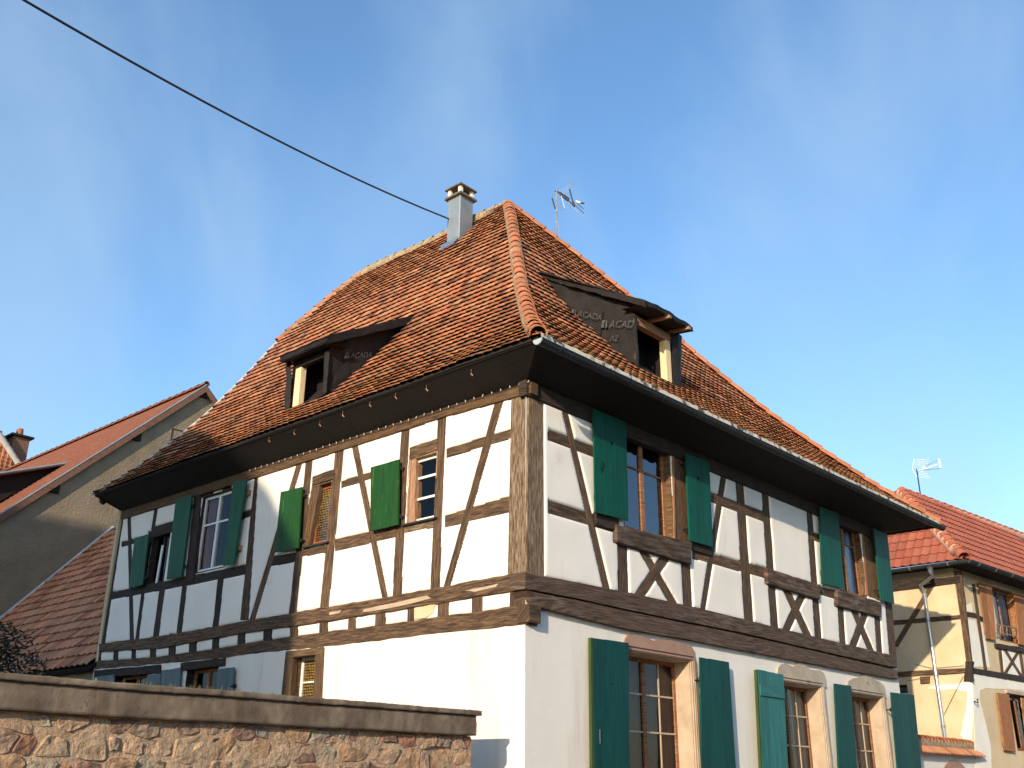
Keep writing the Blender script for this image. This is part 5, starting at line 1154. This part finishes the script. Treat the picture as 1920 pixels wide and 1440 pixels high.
# street wall panels that were re-rendered white + corner repairs
pw = M['patch']
prism('repair_render', NRp, [[NRp.at(*p) for p in ((1812, 1160), (1829, 1164), (1846, 1250), (1826, 1250))]], 0, .006, pw, NH)
prism('repair_render', NRp, [[NRp.at(*p) for p in ((1832, 1166), (1842, 1168), (1856, 1252), (1851, 1251))]], 0, .006, pw, NH)
prism('repair_render', NRp, [[NRp.at(*p) for p in ((1812, 1135), (1822, 1130), (1824, 1148), (1813, 1146))]], 0, .006, pw, NH)
prism('repair_render', NRp, [[NRp.at(*p) for p in ((1878, 1214), (1912, 1222), (1918, 1268), (1883, 1262))]], 0, .006, pw, NH)
blob('repair_render', NRp, [(1824, 1263), (1860, 1268), (1925, 1278), (1925, 1296), (1890, 1292), (1850, 1291), (1838, 1294), (1836, 1310), (1850, 1360), (1858, 1400), (1860, 1445), (1830, 1445), (1826, 1350)], 0, .008, pw, NH, 3, .015)
blob('repair_render', NLp, [(1824, 1280), (1790, 1282), (1752, 1284), (1738, 1289), (1755, 1293), (1790, 1292), (1814, 1296), (1812, 1330), (1806, 1360), (1802, 1378), (1812, 1395), (1822, 1402)], 0, .008, pw, NH, 3, .02)
window(NLp, nwS, NH, recess=.1, fm='oak_dark', reveal='oak_dark', fw=.03)
window(NRp, nwU, NH, recess=.14, fm='winbrown', leaves=2, reveal='winbrown', glass='glass_c', curtain='curtain_b', curt_w=1.0, fw=.06, label='upper window with white curtains and a low iron rail')
window(NRp, nwL, NH, recess=.14, fm='winbrown', leaves=2, reveal='winbrown', glass='glass_c', curtain='curtain_r', fw=.06)
shutter(NRp, [(1836, 1092), (1860, 1098), (1868, 1201), (1850, 1197)], NH, M['brownsh'], off=.05, planks=2, edge=None)
shutter(NRp, [(1902, 1112), (1925, 1120), (1932, 1213), (1911, 1208)], NH, M['brownsh'], off=.05, planks=2)
shutter(NRp, [(1870, 1299), (1892, 1302), (1905, 1410), (1884, 1406)], NH, M['brownsh'], off=.06, planks=2)
shutter(NRp, [(1915, 1308), (1940, 1313), (1950, 1418), (1928, 1413)], NH, M['brownsh'], off=.06, planks=2)
prism('window_head', NRp, [[NRp.at(*p) for p in ((1884, 1293), (1940, 1303), (1940, 1309), (1885, 1299))]], 0, .05, M['sandgrey'], NH)
ra = thing('window_rail', 'low iron window rail', 'rail'); ra.parent = NH; del ra['category']
for yy0, yy1 in ((1171, 1178), (1186, 1193)):
    mb = MB(); mb.tube([NRp.P(*NRp.at(1868, yy0, .12), .12), NRp.P(*NRp.at(1906, yy1, .12), .12)], .016, 6); mb.build('rail_bar', M['oldstud'], ra)
for k in range(7):
    x = 1870+k*5.8; mb = MB(); mb.tube([NRp.P(*NRp.at(x, 1171+k*1.1, .12), .12), NRp.P(*NRp.at(x+1, 1189+k*1.1, .12), .12)], .012, 5); mb.build('rail_baluster', M['oldstud'] if k % 2 else M['iron'], ra)
# roof of the neighbour
e_ = V((16.55, -.07, 6.90)); dh = V((1, 1, 0)); d_ = ray(1690, 924); nn_ = V((1, -1, 0)); t_ = nn_.dot(e_-CAM)/nn_.dot(d_); rid = CAM+d_*t_
run = rid.x-e_.x; rise = rid.z-e_.z; slp = math.hypot(run, rise)
def PNL(y, v, lift=0): t = v/slp; return V((e_.x+run*t, y, e_.z+rise*t))+V((-rise, 0, run)).normalized()*lift
def PNR(s, v, lift=0): t = v/slp; p = e_+dB*s-nB*run*t; return V((p.x, p.y, e_.z+rise*t))+(nB*rise+V((0, 0, run))).normalized()*lift
rend = e_+dB*12
NRF = mobj('roof', [PNL(e_.y, 0), PNL(9.5, 0), PNL(9.5, slp), PNL(rid.y, slp), PNR(12, 0), PNR(12, slp)], [(0, 1, 2, 3), (0, 3, 5, 4)], M['board'], NH)
mobj('soffit', [e_+V((0, 0, -.05)), V((e_.x, 9.5, 6.85)), V((17, 9.5, 6.85)), V((17, .38, 6.82)), e_+dB*12+V((0, 0, -.05)), K0+dB*12+V((0, 0, 6.82))], [(0, 1, 2, 3), (0, 3, 5, 4)], M['board'], NH)
NEW = pal(14, (.32, .09, .048), .07, .06, .02)
nt1 = tiles(PNL, e_.y-.1, 9, 0, slp-.1, .335, .225, lambda y, v: y > e_.y+run*v/slp+.0 and y < 4.5, tilt=.10, jit=.4, stag=False, lo_=.045)
nt2 = tiles(PNR, 0, 9, 0, slp-.1, .335, .225, lambda s, v: s > (run*v/slp)*.95, tilt=.10, jit=.4, stag=False, lo_=.045)
nv_, nf_ = pantile_verts(.225, .40, .02, .018, 8)
emit('roof_tile', nt1+nt2, nv_, nf_, M['tile_new'], NRF, NEW, 300)
capline(lambda t: tuple(e_.lerp(rid, t)+V((-.02, -.02, .03))), 16, .15, M['hipnew'], NRF, mm='limecol', wob=.004)
rtop = rid+V((0, 0, .03))
capline(lambda t: tuple(rtop.lerp(PNR(12, slp)+V((0, 0, .03)), t)), 24, .14, M['hipnew'], NRF, 'ridge_tile', mm='limecol', wob=.004)
g1_ = gutter('gutter', V((e_.x-.06, 9.5, 6.83)), V((e_.x-.06, e_.y-.12, 6.86)), M['zinc_dk'], NH, r=.075, nb=10, seam=M['zinc_ch'])
g2_ = gutter('gutter', V((e_.x-.06, e_.y-.12, 6.86)), e_+dB*12+nB*.12+V((0, 0, -.05)), M['zinc_dk'], NH, r=.075, nb=12, seam=M['zinc_ch'])
dp = [V((e_.x-.06, NLp.at(1717, 1072, .5)[0], 6.82))]
yb_ = dp[0].y
p1_ = NLp.P(*NLp.at(1733, 1112, .09), .09); p2_ = NLp.P(*NLp.at(1766, 1380, .09), .09); p2_.y = p1_.y
mb = MB(); mb.tube([dp[0], dp[0]-V((0, 0, .12)), dp[0]-V((-.04, .02, .22)), p1_+V((-.12, .03, .20)), p1_+V((-.03, 0, .06)), p1_-V((0, 0, .04)), V((p1_.x, p1_.y, .2))], [.075, .06, .055, .05, .05, .05, .05], 12)
dpp = mb.build('downpipe', M['zinc'], NH, smooth=True)
for z_ in (p1_.z-.05, 5.55, 4.2, 3.0):
    mb = MB(); mb.tube([V((p1_.x, p1_.y, z_-.025)), V((p1_.x, p1_.y, z_+.025))], .058, 12); mb.tube([V((p1_.x, p1_.y, z_)), V((17.02, p1_.y, z_))], .012, 6); mb.build('pipe_clip', M['zinc_ch'], dpp)
for a, b_ in (((1715, 1245), (1748, 1253)), ((1748, 1253), (1808, 1248)), ((1700, 1277), (1745, 1268)), ((1806, 1268), (1770, 1340))):
    mb = MB(); mb.tube([NLp.P(*NLp.at(*a, .04), .04), NLp.P(*NLp.at(*b_, .04), .04)], .005, 4); mb.build('wire', M['cable'], NH)
mb = MB(); c_ = K0+V((-.03, -.03, 3.55)); mb.tube([c_, c_+V((-.02, -.1, -.03)), c_+V((-.02, -.1, .06))], .018, 6); mb.build('wall_hook', M['iron'], NH)

# ================================================================== GATE WALL
GW = thing('gate_wall', 'low white gateway wall with clay tile coping between the two timbered houses', 'wall')
yw = .42
wall_grid('wall_face', Plane((0, yw, 0), (1, 0, 0), (0, -1, 0)), LX+.03, 16.98, 0, 2.40, [], 0, M['patch'], GW)
box('wall_core', (LX+.04, yw+.01, 0), (16.97, yw+.28, 2.42), M['patch'], GW)
def PGW(x, v, lift=0): return V((x, yw-.16+v*.78, 2.27+v*.62))+V((0, -.62, .78))*lift
gt = tiles(PGW, LX+.1, 17.0, 0, .1, .3, .19, lambda a, v: True, tilt=.03, jit=.4, stag=False)
gv, gf = pantile_verts(.19, .36, .02, .02, 8)
emit('coping_tile', gt, gv, gf, M['tile_new'], GW, pal(8, (.50, .20, .09), .1, .1, .05), 300)
capline(lambda t: (LX+.1+(17-LX-.1)*t, yw+.14, 2.53), 26, .13, M['hip'], GW, 'coping_cap_tile', mm='mortar')
PW = Plane((0, yw, 0), (1, 0, 0), (0, -1, 0)); c_ = PW.at(1789, 1440); aw = abs(PW.at(1770, 1440)[0]-PW.at(1808, 1440)[0])/2
arch = [(c_[0]-aw*1.5, .1), (c_[0]+aw*1.5, .1)]+[(c_[0]+aw*1.5*math.cos(t), PW.at(1789, 1426)[1]-aw*.9+aw*.9*math.sin(t)) for t in np.linspace(0, math.pi, 14)]
prism('arched_lintel', PW, [arch], -.02, .03, M['sandred'], GW)

# ================================================================== SHRUB BEHIND THE GARDEN WALL
SH = thing('evergreen_shrub', 'dark evergreen shrub behind the garden wall at the left edge', 'shrub')
c_ = V((-3.45, 8.2, 2.95)); nL = 7000; lv = []; lf = []
for i in range(nL):
    d = V((random.gauss(0, 1), random.gauss(0, 1), random.gauss(0, 1))).normalized(); r = random.random()**.35
    bump = 1+.22*noise.noise(d*2.3)+.12*noise.noise(d*6); p = c_+V((d.x*1.18, d.y*1.1, d.z*1.05))*r*bump
    s = random.uniform(.03, .06); t1 = V((random.gauss(0, 1), random.gauss(0, 1), random.gauss(0, .6))).normalized(); t2 = t1.cross(V((random.gauss(0, 1), random.gauss(0, 1), 1))).normalized(); k = len(lv)
    lv += [p-t1*s, p-t2*s*.4, p+t1*s, p+t2*s*.4]; lf.append((k, k+1, k+2, k+3))
kind(mobj('foliage', lv, lf, M['leaf'], SH), 'stuff')
mb = MB(); mb.tube([(-3.6, 8.2, 0), (-3.55, 8.25, 1), (-3.6, 8.2, 2.4)], [.09, .07, .03], 8); mb.build('stem', M['bark'], SH)

# ================================================================== HOUSE ACROSS THE YARD (outside the frame; it shades the far part of the left face)
OH = thing('yard_house', 'gabled grey house across the yard, left of the view', 'house')
DX = 22.0
def cst(y, z): return (y-.358*DX, z+.335*DX)
prof = [cst(4.75, -7.3), cst(4.75, 5.0), cst(5.28, 5.6), cst(5.9, 6.3), cst(7.5, 7.45), cst(9.85, 8.95), cst(11.2, 9.5), cst(14.0, 10.2), cst(18.2, 10.2), cst(22, 6.2), cst(22, -7.3)]
fr_ = [V((-DX, y, max(z, 0))) for y, z in prof]; bk = [p+V((-12, 0, 0)) for p in fr_]
mobj('gable_wall', fr_, [tuple(range(len(fr_)))], M['gable'], OH)
mobj('back_wall', bk, [tuple(range(len(bk)))], M['gable'], OH); n = len(fr_)
mobj('roof', fr_+bk, [(i, i+1, n+i+1, n+i) for i in range(1, n-2)], M['finetile'], OH)
mobj('side_wall', fr_+bk, [(0, 1, n+1, n), (n-2, n-1, 2*n-1, 2*n-2)], M['gable'], OH)

# houses across the street, behind the camera (outside the frame, seen in the panes)
for i, (xa, xb_, ya, hh_t, lab) in enumerate(((-34, -13, -21, 8.5, 'long low house behind the view, across the street on the left'), (-12, 6, -23, 9.5, 'tall house behind the view, across the street in the middle'), (7, 34, -24, 8.0, 'long house behind the view, across the street on the right'))):
    t = thing('street_house', lab, 'house', 'houses across the street')
    box('wall', (xa, ya-9, 0), (xb_, ya, hh_t-2.6), M['gable'], t)
    mobj('roof', [(xa, ya+.3, hh_t-2.7), (xb_, ya+.3, hh_t-2.7), (xb_, ya-4.5, hh_t+1), (xa, ya-4.5, hh_t+1), (xb_, ya-9.3, hh_t-2.7), (xa, ya-9.3, hh_t-2.7)], [(0, 1, 2, 3), (3, 2, 4, 5), (0, 3, 5), (1, 4, 2)], M['finetile'], t)
